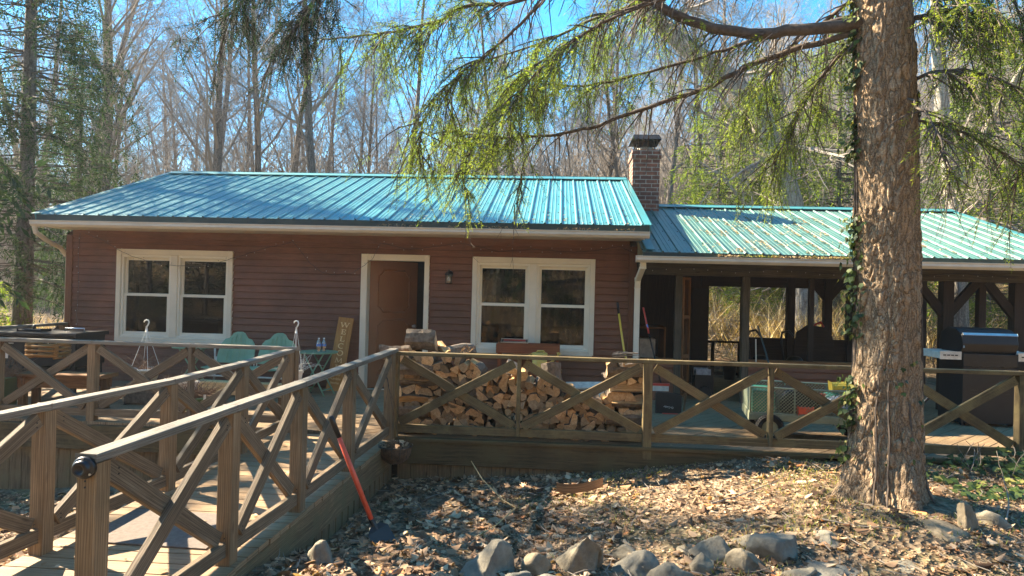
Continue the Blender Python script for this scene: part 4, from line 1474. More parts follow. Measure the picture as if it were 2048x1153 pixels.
# ---- planters ----------------------------------------------------
def dead_plant(parent, z0, rad, h, n, seed, mat='stem', spread=1.0):
    r_ = random.Random(seed)
    mb = MB()
    for i in range(n):
        a = r_.uniform(0, 6.28); q = r_.uniform(0, rad * .7)
        p = Vector((q * math.cos(a), q * math.sin(a), z0))
        d_ = Vector((math.cos(a) * spread * r_.uniform(.2, 1), math.sin(a) * spread * r_.uniform(.2, 1), r_.uniform(.4, 1))).normalized()
        pts = [p.copy()]
        L_ = h * r_.uniform(.5, 1.1)
        for k in range(5):
            p = p + d_ * L_ / 5
            d_ = (d_ + Vector((r_.uniform(-.5, .5), r_.uniform(-.5, .5), r_.uniform(-.5, .25)))).normalized()
            pts.append(p.copy())
            if r_.random() < .5:
                q_ = Vector((r_.uniform(-1, 1), r_.uniform(-1, 1), r_.uniform(-.6, .8))) * .05
                mb.tube([p, p + q_], [.0022, .001], 3, caps=False)
        mb.tube(pts, [.0035, .003, .003, .0025, .002, .0015], 4, caps=False)
    return mb.build('dead_plant', mat, parent)
def hook(parent, zb, zt, rad):
    mb = MB()
    for a in (30, 120, 210, 300):
        mb.tube([(rad * math.cos(R(a)), rad * math.sin(R(a)), zb), (.012 * math.cos(R(a)), .012 * math.sin(R(a)), zt)], .0025, 5)
    mb.build('hanger_wire', 'white', parent)
    mb = MB()
    mb.beam((0, 0, zt - .01), (0, 0, zt + .07), .03, .008, (1, 0, 0), taper=.6)
    pts = [(0, 0, zt + .06)] + [(-.03 * math.cos(R(a)) + 0, 0, zt + .115 + .03 * math.sin(R(a))) for a in (-140, -180, -220, -260, -300, -330, -360)][::1]
    pts = [(0, 0, zt + .06), (.018, 0, zt + .09), (.028, 0, zt + .12), (.018, 0, zt + .145), (-.006, 0, zt + .152), (-.026, 0, zt + .14), (-.034, 0, zt + .12)]
    mb.tube(pts, [.009, .009, .009, .009, .009, .008, .007], 8)
    mb.build('hook', 'white', parent, smooth=True)
def pot(parent, r0, r1, z0, z1, mat, sq=False, name='pot'):
    mb = MB()
    n = 4 if sq else 24
    mb.lathe([(0, z0), (r0, z0), (r1, z1 - .025), (r1 + .012, z1 - .025), (r1 + .012, z1), (r1 - .005, z1), (r1 - .012, z1 - .03), (0, z1 - .035)], n=n)
    return mb.build(name, mat, parent, smooth=not sq)
p = thing('hanging_planter', 'white hanging basket with dead stems and tall white hook, under the left window', 'planter', (-5.25, 8.35, .24), .2)
pot(p, .11, .175, 0, .21, 'wornwhite'); dead_plant(p, .17, .16, .3, 60, 1); hook(p, .2, .68, .17)
p = thing('hanging_planter', 'white hanging basket with pale curly stems beside the glider, hook above the rail corner', 'planter', (-3.3, 8.4, .26), 0)
pot(p, .07, .1, 0, .22, 'wornwhite', True); dead_plant(p, .18, .1, .36, 26, 2, 'wornwhite'); hook(p, .2, .7, .09)
mb = MB(); mb.beam((-5.42, 8.35, .12), (-5.02, 8.35, .12), .3, .23, (0, 1, 0))
tag(mb.build('log_stool', 'logbark', bevel=.02), 'dark bark-covered log block under the left hanging basket', 'log')
mb = MB(); mb.lathe([(0, 0), (.12, 0), (.12, .25), (0, .25)], (-3.3, 8.4, 0), 18)
tag(mb.build('plant_stand', 'interior_wood'), 'low dark stand under the white basket beside the glider', 'stand')
p = thing('planter_box', 'square white planter of dead brown stems on the deck in front of the glider', 'planter', (-4.4, 7.72, .2), .1)
pot(p, .13, .2, 0, .2, 'wornwhite', True); dead_plant(p, .15, .16, .22, 60, 3, spread=1.4)
p = thing('plant_pot', 'green pot with a bushy clump of dead brown stems behind the ramp corner', 'planter', (-4.17, 7.6, 0), 0)
pot(p, .11, .15, 0, .24, 'greenpot'); dead_plant(p, .22, .16, .26, 240, 4, spread=1.6)
mb = MB(); mb.beam((.17, -.1, .28), (.17, -.1, .18), .028, .003, (1, 0, 0)); mb.build('plant_tag', 'white', p)
p = thing('plant_pot', 'green pot with tall dead brown stems at the far left behind the railing', 'planter', (-6.55, 7.62, 0), 0)
pot(p, .13, .18, 0, .4, 'greenpot'); dead_plant(p, .36, .2, .36, 220, 5, spread=1.3)
mb = MB(); mb.beam((.12, -.1, .75), (.12, -.1, .62), .035, .004, (1, 0, 0)); mb.build('plant_tag', 'white', p)
# coir basket hanging outside the railing
p = thing('coir_basket', 'brown coir-lined wire basket full of dead leaves hanging outside the ramp corner', 'basket', (-1.56, 6.62, -.18))
mb = MB(); mb.lathe([(0, 0), (.08, .01), (.13, .05), (.158, .11), (.165, .17), (.15, .175), (.1, .15), (0, .14)], n=28)
for i, v in enumerate(mb.v): mb.v[i] = v * (1 + .05 * noise.noise(v * 25))
mb.build('liner', 'coco', p)
mb = MB()
mb.tube([(.17 * math.cos(R(a)), .17 * math.sin(R(a)), .18) for a in range(0, 361, 15)], .004, 6)
for a in range(0, 360, 30):
    mb.tube([(.17 * math.cos(R(a)), .17 * math.sin(R(a)), .18), (.15 * math.cos(R(a)), .15 * math.sin(R(a)), .08), (.06 * math.cos(R(a)), .06 * math.sin(R(a)), 0)], .003, 4)
for a in (60, 180, 300):
    mb.tube([(.17 * math.cos(R(a)), .17 * math.sin(R(a)), .18), (-.1, .05, .75)], .002, 4)
mb.tube([(-.1, .05, .75), (-.11, .05, .82), (-.13, .05, .86)], .006, 6)
mb.build('wire_frame', 'black', p)
mb = MB()
for i in range(60):
    a = rnd.uniform(0, 6.28); q = rnd.uniform(0, .13)
    c = Vector((q * math.cos(a), q * math.sin(a), .16 + rnd.uniform(0, .04)))
    d_ = Vector((rnd.uniform(-1, 1), rnd.uniform(-1, 1), rnd.uniform(-.5, .8))).normalized() * .04
    e_ = d_.orthogonal().normalized() * .025
    u_ = rnd.random()
    mb.face([c - d_, c + e_, c + d_, c - e_], [(u_, 0)] * 4)
o = mb.build('leaves', 'leaf', p); o['kind'] = 'stuff'

# ---- griddle on the left -------------------------------------------
g = thing('griddle', 'black flat-top outdoor griddle with lid and control knobs at the left end of the deck', 'griddle', (-6.52, 8.35, 0), R(4))
mb = MB(); mb.box(-.72, .5, -.3, .3, .47, .84); mb.build('body', 'blackmetal', g, bevel=.008)
mb = MB(); mb.box(-.75, .53, -.34, .34, .845, .885)
mb.beam((-.35, -.05, .9), (-.05, -.05, .9), .2, .03, (0, 1, 0)); mb.build('lid', 'blackmetal', g, bevel=.006)
mb = MB(); mb.tube([(.1, .1, .885), (.1, .1, .925), (.35, .1, .925), (.35, .1, .885)], .01, 8); mb.build('lid_handle', 'steel', g, smooth=True)
mb = MB(); mb.lathe([(0, 0), (.02, 0), (.02, .05), (0, .055)], (-.2, -.05, .915), 10); mb.build('lid_knob', 'black', g, smooth=True)
for x in (.12, .22, .33):
    mb = MB(); mb.lathe([(0, 0), (.034, 0), (.03, .025), (0, .028)], n=16)
    mb.v = [Vector((x + v.x, -.3 - v.z, .77 + v.y)) for v in mb.v]
    k = mb.build('knob', 'black', g, smooth=True)
    mb = MB(); mb.lathe([(.036, 0), (.042, 0), (.042, .006), (.036, .006)], n=16)
    mb.v = [Vector((x + v.x, -.3 - v.z, .77 + v.y)) for v in mb.v]
    mb.build('knob_ring', 'steel', k, smooth=True)
mb = MB(); mb.box(-.69, -.25, -.345, -.335, .745, .757); mb.box(-.55, -.3, -.345, -.335, .6, .612); mb.build('trim_bar', 'steel', g)
for x in (-.68, .46):
    for y in (-.26, .26):
        mb = MB(); mb.beam((x, y, 0), (x, y, .62), .05, .05); mb.build('leg', 'blackmetal', g)
mb = MB(); mb.box(-.66, .44, -.24, .24, .3, .42); mb.build('lower_shelf', 'blackmetal', g, bevel=.005)
p = thing('log_planter', 'orange-brown basket built of stacked little logs hanging on the railing before the griddle', 'basket', (-5.9, 7.5, .64))
mb = MB()
for k in range(7):
    z_ = .014 + k * .026
    for s_ in (-1, 1):
        if k % 2: mb.tube([(-.2, s_ * .1, z_), (.2, s_ * .1, z_)], .0135, 7)
        else: mb.tube([(s_ * .17, -.13, z_), (s_ * .17, .13, z_)], .0135, 7)
for k in range(3):
    mb.tube([(-.19, -.02 + .05 * k, .02), (.19, -.02 + .05 * k, .02)], .0135, 7)
mb.build('slats', 'signwood', p, smooth=True)
tbm = thing('low_bench', 'brown wooden low table with round front under the griddle', 'bench', (-5.85, 7.78, 0), R(3))
mb = MB(); mb.beam((-.58, 0, .415), (.5, 0, .415), .34, .035, (0, 1, 0)); mb.build('tabletop', 'brownwood', tbm, bevel=.006)
mb = MB(); mb.box(-.52, .44, -.14, -.115, .27, .395); mb.box(-.52, .44, .115, .14, .27, .395); mb.build('apron', 'brownwood', tbm, bevel=.004)
for x in (-.47, .38):
    for y in (-.11, .11):
        mb = MB(); mb.beam((x, y, 0), (x, y, .395), .085, .075, (1, 0, 0)); mb.build('leg', 'brownwood', tbm, bevel=.01)

# ---- red-brown stand, tray, watering can -----------------------------
st = thing('wooden_stand', 'red-stained wooden stand with two shelves under the right window', 'stand', (-.4, 9.92, 0))
mb = MB(); mb.box(-.46, .46, -.17, -.15, .66, .795); mb.box(-.46, .46, .15, .17, .66, .795); mb.box(-.46, -.44, -.15, .15, .66, .795); mb.box(.44, .46, -.15, .15, .66, .795); mb.box(-.44, .44, -.15, .15, .67, .69); mb.build('upper_box', 'redwood', st, bevel=.003)
mb = MB(); mb.box(-.4, .46, -.17, -.15, .3, .42); mb.box(-.4, .46, .15, .17, .3, .42); mb.box(-.38, .44, -.15, .15, .31, .33); mb.build('lower_box', 'redwood', st, bevel=.003)
for x in (-.42, .43):
    for y in (-.13, .13):
        mb = MB(); mb.beam((x, y, 0), (x, y, .66), .04, .04); mb.build('leg', 'redwood', st, bevel=.003)
lp = thing('plate_frame', 'chrome framed rectangular plate in dark red and silver on the wooden stand', 'framed plate', (-.6, 9.87, .8))
mb = MB(); mb.beam((-.19, 0, .03), (.19, 0, .03), .13, .01, (0, .9, .3)); mb.build('plate', 'black', lp)
mb = MB()
for v in (-.065, .065): mb.beam((-.2, v * .95, .035 + v * .32), (.2, v * .95, .035 + v * .32), .012, .014)
for x in (-.195, .195): mb.beam((x, -.062, .014), (x, .062, .056), .012, .014)
mb.build('frame', 'steel', lp, bevel=.002)
mb = MB(); mb.beam((-.16, .012, .041), (.16, .012, .041), .055, .003, (0, .9, .3)); mb.build('red_band', 'red', lp)
mb = MB(); mb.beam((-.17, -.035, .026), (.17, -.035, .026), .03, .003, (0, .9, .3)); mb.build('silver_band', 'steel', lp)
wc = thing('watering_can', 'pale yellow metal watering can with long spout in front of the wooden stand', 'watering can', (-.22, 9.5, .48))
mb = MB(); mb.lathe([(0, 0), (.095, 0), (.1, .02), (.11, .22), (.1, .225), (.0, .225)], n=24); mb.build('body', 'paleyellow', wc, smooth=True)
mb = MB(); mb.tube([(.09, 0, .04), (.17, 0, .1), (.26, 0, .2)], [.022, .017, .013], 10); mb.lathe([(.014, 0), (.03, .035), (0, .036)], (.265, 0, .2), 12); mb.build('spout', 'paleyellow', wc, smooth=True)
mb = MB(); mb.tube([(-.1, 0, .05), (-.17, 0, .1), (-.18, 0, .17), (-.1, 0, .215)], .008, 8); mb.build('handle', 'paleyellow', wc, smooth=True)
mb = MB(); mb.tube([(-.05, 0, .22), (-.03, 0, .25), (.05, 0, .25), (.1, 0, .2)], .012, 8); mb.build('top_handle', 'paleyellow', wc, smooth=True)
mb = MB(); mb.box(-.5, .1, 9.4, 9.62, .44, .475); cr = tag(mb.build('shelf_board', 'brownwood', bevel=.004), 'board carrying the yellow watering can before the wooden stand', 'board')
mb = MB()
for x in (-.46, .06): mb.box(x - .02, x + .02, 9.43, 9.59, 0, .44)
mb.build('support', 'brownwood', cr)
mb = MB(); mb.beam((.16, 9.55, .25), (.74, 9.55, .27), .12, .04, (0, .8, .6)); tag(mb.build('white_board', 'wornwhite', bevel=.004), 'upper of two white painted boards stacked behind the firewood', 'board')
mb = MB(); mb.beam((.18, 9.5, .13), (.76, 9.5, .14), .12, .04, (0, .8, .6)); tag(mb.build('white_board', 'wornwhite', bevel=.004), 'lower of two white painted boards stacked behind the firewood', 'board')
mb = MB(); mb.box(.15, .8, 9.45, 9.75, 0, .09); tag(mb.build('storage_tub', 'bluecap', bevel=.02), 'low blue tub under the white boards', 'tub')

# ---- brooms and dustpan ----------------------------------------------
b = thing('yellow_broom', 'long-handled tool with yellow handle and black grip leaning by the house corner', 'broom', (1.13, 9.9, 0))
mb = MB(); mb.tube([(.02, -.2, .1), (-.13, .1, .75), (-.21, .17, 1.27)], .016, 10); mb.build('handle', 'yellow', b, smooth=True)
mb = MB(); mb.tube([(-.21, .17, 1.27), (-.232, .18, 1.44)], .018, 10); mb.build('grip', 'black', b, smooth=True)
mb = MB(); mb.beam((-.12, -.22, .07), (.16, -.22, .07), .14, .05, (0, 0, 1)); mb.build('bristles', 'yellow', b)
b = thing('push_broom', 'broom with red and blue handle and red brush head leaning against the porch', 'broom', (1.45, 9.5, 0))
mb = MB(); mb.tube([(0, -.2, .33), (-.08, .2, .8), (-.12, .3, 1.0)], .011, 8); mb.build('handle', 'darkgrey', b, smooth=True)
mb = MB(); mb.tube([(-.12, .3, 1.0), (-.19, .45, 1.37)], .013, 8); mb.build('upper_handle', 'red', b, smooth=True)
mb = MB(); mb.tube([(-.133, .33, 1.07), (-.143, .35, 1.13)], .0135, 8); mb.build('handle_band', 'bluecap', b, smooth=True)
mb = MB(); mb.box(-.15, .1, -.25, -.19, .33, .36); mb.build('head', 'red', b, bevel=.004)
mb = MB(); mb.box(-.14, .09, -.245, -.195, .26, .33); mb.build('bristles', 'wornwhite', b)
dpn = thing('dustpan', 'dark grey upright dustpan with white lettering upside down, on the deck by the downspout', 'dustpan', (1.5, 9.0, 0))
mb = MB(); mb.prism([(-.17, .0), (-.165, .27), (-.14, .285), (.15, .26), (.175, .24), (.17, 0)], lambda a, b_, q: (a, q + .05 * b_, b_), .05)
mb.build('pan', 'darkgrey', dpn, bevel=.01)
text_mesh('O-Cedar', .036, 'lettering', 'white', dpn, Matrix.Translation((.0, -.006, .1)) @ Matrix.Rotation(R(90), 4, 'X') @ Matrix.Rotation(R(174), 4, 'Z'))
mb = MB(); mb.box(-.08, .17, -.03, -.01, 0, .012); mb.build('lip', 'red', dpn)
mb = MB(); mb.tube([(.15, .06, .2), (.24, .1, .25), (.22, .12, .02)], .012, 8); mb.build('handle', 'brownwood', dpn)

# ---- things in the porch ----------------------------------------------
lv = thing('louvre_door', 'narrow brown louvred folding door standing open in the porch doorway', 'door', (1.98, 10.5, 0), R(55))
mb = MB()
ring(mb, -.13, .13, .03, 1.84, -.015, .015, .04)
mb.box(-.09, .09, -.014, .014, 1.2, 1.26); mb.box(-.09, .09, -.014, .014, .6, .66)
mb.build('door_frame', 'brownwood', lv, bevel=.002)
mb = MB()
for k in range(4):
    x = -.07 + k * .047
    for (a, b_) in ((.07, .6), (.66, 1.2), (1.26, 1.8)):
        mb.beam((x, 0, a), (x, 0, b_), .03, .006, (.8, .6, 0))
mb.build('slats', 'brownwood', lv)
br = thing('porch_back_railing', 'small dark railing beyond the open porch doorway', 'railing', (3.2, 13.6, 0))
mb = MB(); mb.box(-.5, .5, -.03, .03, .65, .69); mb.build('top_rail', 'interior_wood', br)
for x in (-.1, .42):
    mb = MB(); mb.box(x - .03, x + .03, -.03, .03, -.1, .65); mb.build('post', 'interior_wood', br)
mb = MB(); mb.box(-.5, .5, -.02, .02, .02, .07); mb.build('bottom_rail', 'interior_wood', br)
p = thing('bucket', 'black bucket-shaped pot on the porch floor by the back railing', 'bucket', (3.3, 13.05, 0))
pot(p, .1, .14, 0, .34, 'black')
p = thing('wheeled_machine', 'small grey machine with black wheel on the porch floor inside the doorway', 'machine', (2.25, 10.55, 0))
mb = MB(); mb.box(-.1, .14, -.1, .15, .1, .34); mb.build('body', 'darkgrey', p, bevel=.02)
mb = MB(); mb.box(-.08, .1, -.08, .12, .345, .43); mb.build('top_box', 'greybag', p, bevel=.02)
mb = MB(); mb.lathe([(0, -.03), (.09, -.03), (.1, 0), (.09, .03), (0, .03)], n=20); mb.v = [Vector((v.z * 1 + .05, -.15 + 0 * v.x, 0)) if False else Vector((v.x + .02, -.14 + v.z, v.y + .1)) for v in mb.v]; mb.build('wheel', 'rubber', p)
p = thing('garden_shovel', 'green and pale handled garden tool leaning on the porch post', 'shovel', (2.95, 10.0, 0))
mb = MB(); mb.tube([(.14, -.1, .1), (.12, -.1, .56), (0, .12, 1.15)], .012, 8); mb.build('handle', 'darkgreen', p)
mb = MB(); mb.beam((-.03, .06, .62), (-.03, .1, .95), .015, .01, (1, 0, 0)); mb.build('blade', 'trim', p)
for i, x in enumerate((3.42, 3.98)):
    p = thing('walking_mower', ['dark machine with curved handle inside the porch, left of the pair', 'dark machine with curved handle inside the porch, right of the pair'][i], 'mower', (x, 11.6, 0))
    mb = MB(); mb.box(-.22, .22, -.3, .2, .12, .42); mb.lathe([(0, .42), (.14, .42), (.13, .55), (.08, .6), (0, .6)], (0, -.05, 0), 16); mb.build('body', 'blackmetal', p, bevel=.03)
    mb = MB(); mb.tube([(-.12, .1, .4), (-.13, .25, .85), (-.1, .3, .97), (.02, .32, 1.0), (.1, .3, .9)], .02, 8); mb.build('handle', 'black', p, smooth=True)
    for q in (-1, 1):
        mb = MB(); mb.lathe([(0, -.03), (.1, -.03), (.12, 0), (.1, .03), (0, .03)], n=20); mb.v = [Vector((q * .25 + v.z, -.2 + v.x, .12 + v.y)) for v in mb.v]; mb.build('wheel', 'rubber', p)
p = thing('red_ribbon', 'small red curved hook hanging at the back of the porch', 'hook', (5.05, 13.0, .95))
mb = MB(); mb.tube([(-.08, 0, -.08), (-.06, 0, .08), (.04, 0, .12), (.09, 0, .05), (-.02, 0, -.03)], [.02, .02, .025, .02, .01], 8)
bpy.data.objects.remove(p)
tag(mb.build('red_hook', 'red', smooth=True), 'small red curved hook hanging at the back of the porch', 'hook')
bpy.data.objects['red_hook'].location = (4.75, 12.6, 1.02)
# round tabletop silhouettes in the porch
p = thing('wicker_chair', 'dark rounded-back chair silhouette inside the right of the porch', 'chair', (4.3, 11.3, 0))
mb = MB(); mb.prism([(-.3, .3), (-.34, .7), (-.28, 1.0), (-.1, 1.12), (.15, 1.1), (.3, .95), (.34, .7), (.3, .3)], lambda a, b_, q: (a, .2 + q + .1 * b_, b_), .04); mb.build('backrest', 'interior_wood', p, bevel=.01)
mb = MB(); mb.box(-.3, .3, -.3, .2, .38, .44); mb.build('seat', 'interior_wood', p, bevel=.01)
for x in (-.27, .27):
    for y in (-.27, .2):
        mb = MB(); mb.beam((x, y, 0), (x, y, .38), .04, .04); mb.build('leg', 'interior_wood', p)
b = thing('storage_crate', 'dark crate against the house wall inside the left bay of the porch', 'crate', (1.5, 11.2, 0))
mb = MB(); ring(mb, -.25, .25, 0, 1.05, -.3, .3, .03); mb.build('box', 'brownwood', b)
mb = MB(); mb.box(-.2, .2, -.25, .25, .5, .53); mb.box(-.15, .1, -.2, .2, .55, .85); mb.build('contents', 'wornwhite', b)

# ---- garden cart -------------------------------------------------------
ct = thing('garden_cart', 'pale green steel mesh garden wagon with black tyres behind the railing', 'cart', (2.86, 7.75, 0), R(-9))
def cart_panel(mb, a, b, z0, z1, fr=.011):
    a = Vector(a); b = Vector(b)
    L_ = (b - a).length; d_ = (b - a).normalized()
    for z_ in (z0, z1): mb.tube([a + Vector((0, 0, z_)), b + Vector((0, 0, z_))], fr, 6)
    nst = max(2, round(L_ / .45) + 1)
    for i in range(nst):
        p_ = a + d_ * L_ * i / (nst - 1)
        mb.tube([p_ + Vector((0, 0, z0)), p_ + Vector((0, 0, z1))], fr * .9, 6)
    H_ = z1 - z0
    s_ = -H_
    while s_ < L_:
        t0, t1 = max(0, -s_ / H_), min(1, (L_ - s_) / H_)
        if t1 > t0:
            p0 = a + d_ * (s_ + H_ * t0) + Vector((0, 0, z0 + H_ * t0)); p1 = a + d_ * (s_ + H_ * t1) + Vector((0, 0, z0 + H_ * t1))
            mb.tube([p0, p1], .0035, 4, caps=False)
            q0 = a + d_ * (L_ - s_ - H_ * t0) + Vector((0, 0, z0 + H_ * t0)); q1 = a + d_ * (L_ - s_ - H_ * t1) + Vector((0, 0, z0 + H_ * t1))
            mb.tube([q0, q1], .002, 3, caps=False)
        s_ += .035
Lc, Wc = .68, .32
for nm, a, b in (('mesh_side', (-Lc, -Wc, 0), (Lc, -Wc, 0)), ('mesh_side', (-Lc, Wc, 0), (Lc, Wc, 0)), ('mesh_end', (-Lc, -Wc, 0), (-Lc, Wc, 0)), ('mesh_end', (Lc, -Wc, 0), (Lc, Wc, 0))):
    mb = MB(); cart_panel(mb, a, b, .3, .58); mb.build(nm, 'cartpaint', ct)
mb = MB(); mb.box(-Lc - .015, Lc + .015, -Wc - .015, Wc + .015, .225, .295); mb.build('bed', 'cartpaint', ct, bevel=.006)
mb = MB()
for x in (-.48, .48): mb.beam((x, -.3, .15), (x, .3, .15), .05, .05, (0, 0, 1)); mb.beam((x, 0, .15), (x, 0, .23), .3, .05, (0, 1, 0))
mb.build('axle', 'darkgrey', ct)
def wheel(c, r_=.15, w_=.05):
    mb = MB(); n = 28
    mb.lathe([(r_ * .55, -w_ * .8), (r_ * .85, -w_), (r_ * .97, -w_ * .7), (r_, 0), (r_ * .97, w_ * .7), (r_ * .85, w_), (r_ * .55, w_ * .8), (r_ * .55, -w_ * .8)], n=n)
    for k in range(36):
        a = 6.283 * k / 36
        for s_ in (-1, 1):
            mb.beam((r_ * .985 * math.cos(a), r_ * .985 * math.sin(a), s_ * .004), (r_ * .96 * math.cos(a + .06), r_ * .96 * math.sin(a + .06), s_ * w_ * .85), .008, .012)
    mb.v = [Vector((c[0] + v.x, c[1] + v.z, c[2] + v.y)) for v in mb.v]
    w0 = mb.build('wheel', 'rubber', ct)
    mb = MB(); mb.lathe([(0, -w_ * .9), (.02, -w_ * .9), (.03, -w_ * .5), (r_ * .5, -w_ * .4), (r_ * .57, -w_ * .85), (r_ * .57, w_ * .85), (r_ * .5, w_ * .4), (.03, w_ * .5), (0, w_ * .9)], n=20)
    mb.v = [Vector((c[0] + v.x, c[1] + v.z, c[2] + v.y)) for v in mb.v]
    mb.build('rim', 'cartpaint', w0)
for x in (-.48, .48):
    for y in (-.34, .34): wheel((x, y, .15))
mb = MB(); mb.tube([(.7, 0, .2), (1.0, 0, .3), (1.2, 0, .55)], .015, 8); mb.build('pull_handle', 'black', ct)
def cart_item(name, label, cat, mbf, mat, **kw):
    mb = MB(); mbf(mb)
    Mx = Matrix.Translation((2.86, 7.75, 0)) @ Matrix.Rotation(R(-9), 4, 'Z')
    mb.v = [Mx @ Vector(v) for v in mb.v]
    return tag(mb.build(name, mat, **kw), label, cat)
cart_item('crate', 'green plastic crate in the left end of the garden cart', 'crate', lambda m: ring(m, -.64, -.42, .3, .53, -.25, .25, .012) or m.box(-.63, -.43, -.24, .24, .3, .5), 'bluegreen', bevel=.01)
tool = cart_item('tool_bag', 'black tool bag with orange-red patches in the middle of the garden cart', 'bag', lambda m: m.prism([(-.36, .3), (-.37, .46), (-.3, .56), (-.12, .57), (.04, .5), (.06, .3)], lambda a, b, q: (a, -.26 + q, b), .42), 'black', bevel=.04)
mb = MB(); mb.box(2.62, 2.78, 7.45, 7.5, .31, .39); mb.box(2.86, 2.9, 7.44, 7.49, .42, .54); mb.build('patch', 'orangered', tool, bevel=.01)
cart_item('plastic_bag', 'crumpled silver-grey plastic bag in the garden cart right of the tool bag', 'bag', lambda m: (m.lathe([(0, 0), (.15, .01), (.19, .09), (.13, .17), (.05, .2), (0, .2)], (.27, -.08, .3), 16), m.v.__setitem__(slice(None), [v + Vector((noise.noise(v * 14), noise.noise(v * 14 + Vector((5, 5, 5))), noise.noise(v * 14 + Vector((9, 1, 4))))) * .05 for v in m.v])), 'greybag')
cart_item('garden_bag', 'dark green rounded bag at the back of the garden cart', 'bag', lambda m: m.lathe([(0, 0), (.16, .02), (.19, .12), (.14, .2), (0, .22)], (.32, .12, .32), 18, 0, 1.1, .7), 'bluegreen', smooth=True)
cart_item('toy_tractor', 'bright yellow plastic tool case on the right end of the garden cart', 'case', lambda m: (m.beam((.22, .12, .58), (.66, .1, .62), .2, .07, (0, 1, 0)), m.beam((.45, 0, .36), (.64, 0, .56), .1, .2, (1, 0, -1))), 'yellow', bevel=.02).name = 'tool_case'

# ---- gas grill ----------------------------------------------------------
gg = thing('gas_grill', 'black gas grill with silver-edged lid and pale side shelves at the right of the deck', 'grill', (5.45, 9.17, 0), R(0))
gg.scale = (.87, 1, .97)
mb = MB(); mb.prism([(-.22, 0), (-.27, .12), (-.24, .24), (-.12, .31), (.08, .33), (.22, .26), (.27, .12), (.27, 0)], lambda a, b, q: (-.36 + q, a, .95 + b), .78)
mb.build('lid', 'blackmetal', gg, bevel=.01)
mb = MB(); mb.beam((-.34, -.235, 1.2), (.42, -.235, 1.2), .035, .012, (0, .5, 1)); mb.beam((-.34, -.2, 1.19), (-.34, -.262, 1.02), .02, .012, (0, 1, .2)); mb.build('lid_trim', 'steel', gg, bevel=.002)
mb = MB(); mb.box(-.35, .41, -.27, .27, .78, .945); mb.build('firebox', 'blackmetal', gg, bevel=.006)
mb = MB(); mb.box(-.35, .41, -.265, .265, .04, .775); gc = mb.build('cabinet', 'darkgrey', gg, bevel=.006)
mb = MB()
for z_ in (.88, .82, .78):
    for k in range(4): mb.box(-.24 + k * .15, -.14 + k * .15, -.273, -.269, z_ - .05, z_ - .035)
for z_ in (.46, .42):
    for k in range(4): mb.box(-.24 + k * .15, -.14 + k * .15, -.269, -.266, z_, z_ + .015)
mb.build('vent_slots', 'black', gc)
for s_, a, b in ((-1, -.66, -.37), (1, .43, .76)):
    mb = MB(); mb.box(a, b, -.25, .2, .87, .96); sh = mb.build('side_shelf', 'wornwhite', gg, bevel=.008)
    mb = MB()
    for k in range(4): mb.box(a + .04 + k * .055, a + .08 + k * .055, -.254, -.251, .91, .925)
    mb.build('shelf_slots', 'black', sh)
for x in (-.3, .36):
    mb = MB(); mb.lathe([(0, -.02), (.04, -.02), (.04, .02), (0, .02)], n=14); mb.v = [Vector((x + v.z, -.2 + v.x, .04 + v.y)) for v in mb.v]; mb.build('caster', 'rubber', gg)

# ---- shovel leaning outside the ramp -------------------------------------
p = thing('shovel', 'shovel with orange-red handle and black blade leaning against the ramp railing', 'shovel', (-1.25, 4.97, -.42))
p['world_children'] = 1
A = Vector((-1.64, 4.88, .60)); B = Vector((-1.345, 5.0, -.19)); Cc = Vector((-1.20, 4.96, -.42))
d_ = (B - A)
mb = MB(); mb.tube([A + d_ * .18, A + d_ * .6, B], [.017, .02, .019], 12); mb.build('handle', 'orangered', p, smooth=True)
mb = MB(); mb.tube([A, A + d_ * .02, A + d_ * .2], [.015, .021, .019], 12); mb.build('grip', 'black', p, smooth=True)
mb = MB()
dd = (Cc - B).normalized(); sd = Vector((.6, .8, 0)); sd = (sd - dd * sd.dot(dd)).normalized()
mb.tube([B - dd * .04, B + dd * .1], [.022, .02], 10)
mb.prism([(-.05, .05), (-.1, .1), (-.105, .28), (-.06, .36), (0, .39), (.06, .36), (.105, .28), (.1, .1), (.05, .05)], lambda a, b, q: B + dd * b * .85 + sd * a + sd.cross(dd) * (q - abs(a) * .2), .004)
mb.build('blade', 'black', p, bevel=.001)

# ---- mat on the ramp ---------------------------------------------------
mb = MB()
mb.prism([(-.42, -.28), (.42, -.3), (.43, .27), (-.4, .3)], lambda a, b, q: (-2.52 + a, 4.3 + b, rz_(4.3 + b) + .004 + q + .002 * math.sin(a * 9)), .007)
tag(mb.build('floor_mat', 'mat'), 'thin brown mat lying flat on the ramp boards', 'mat')

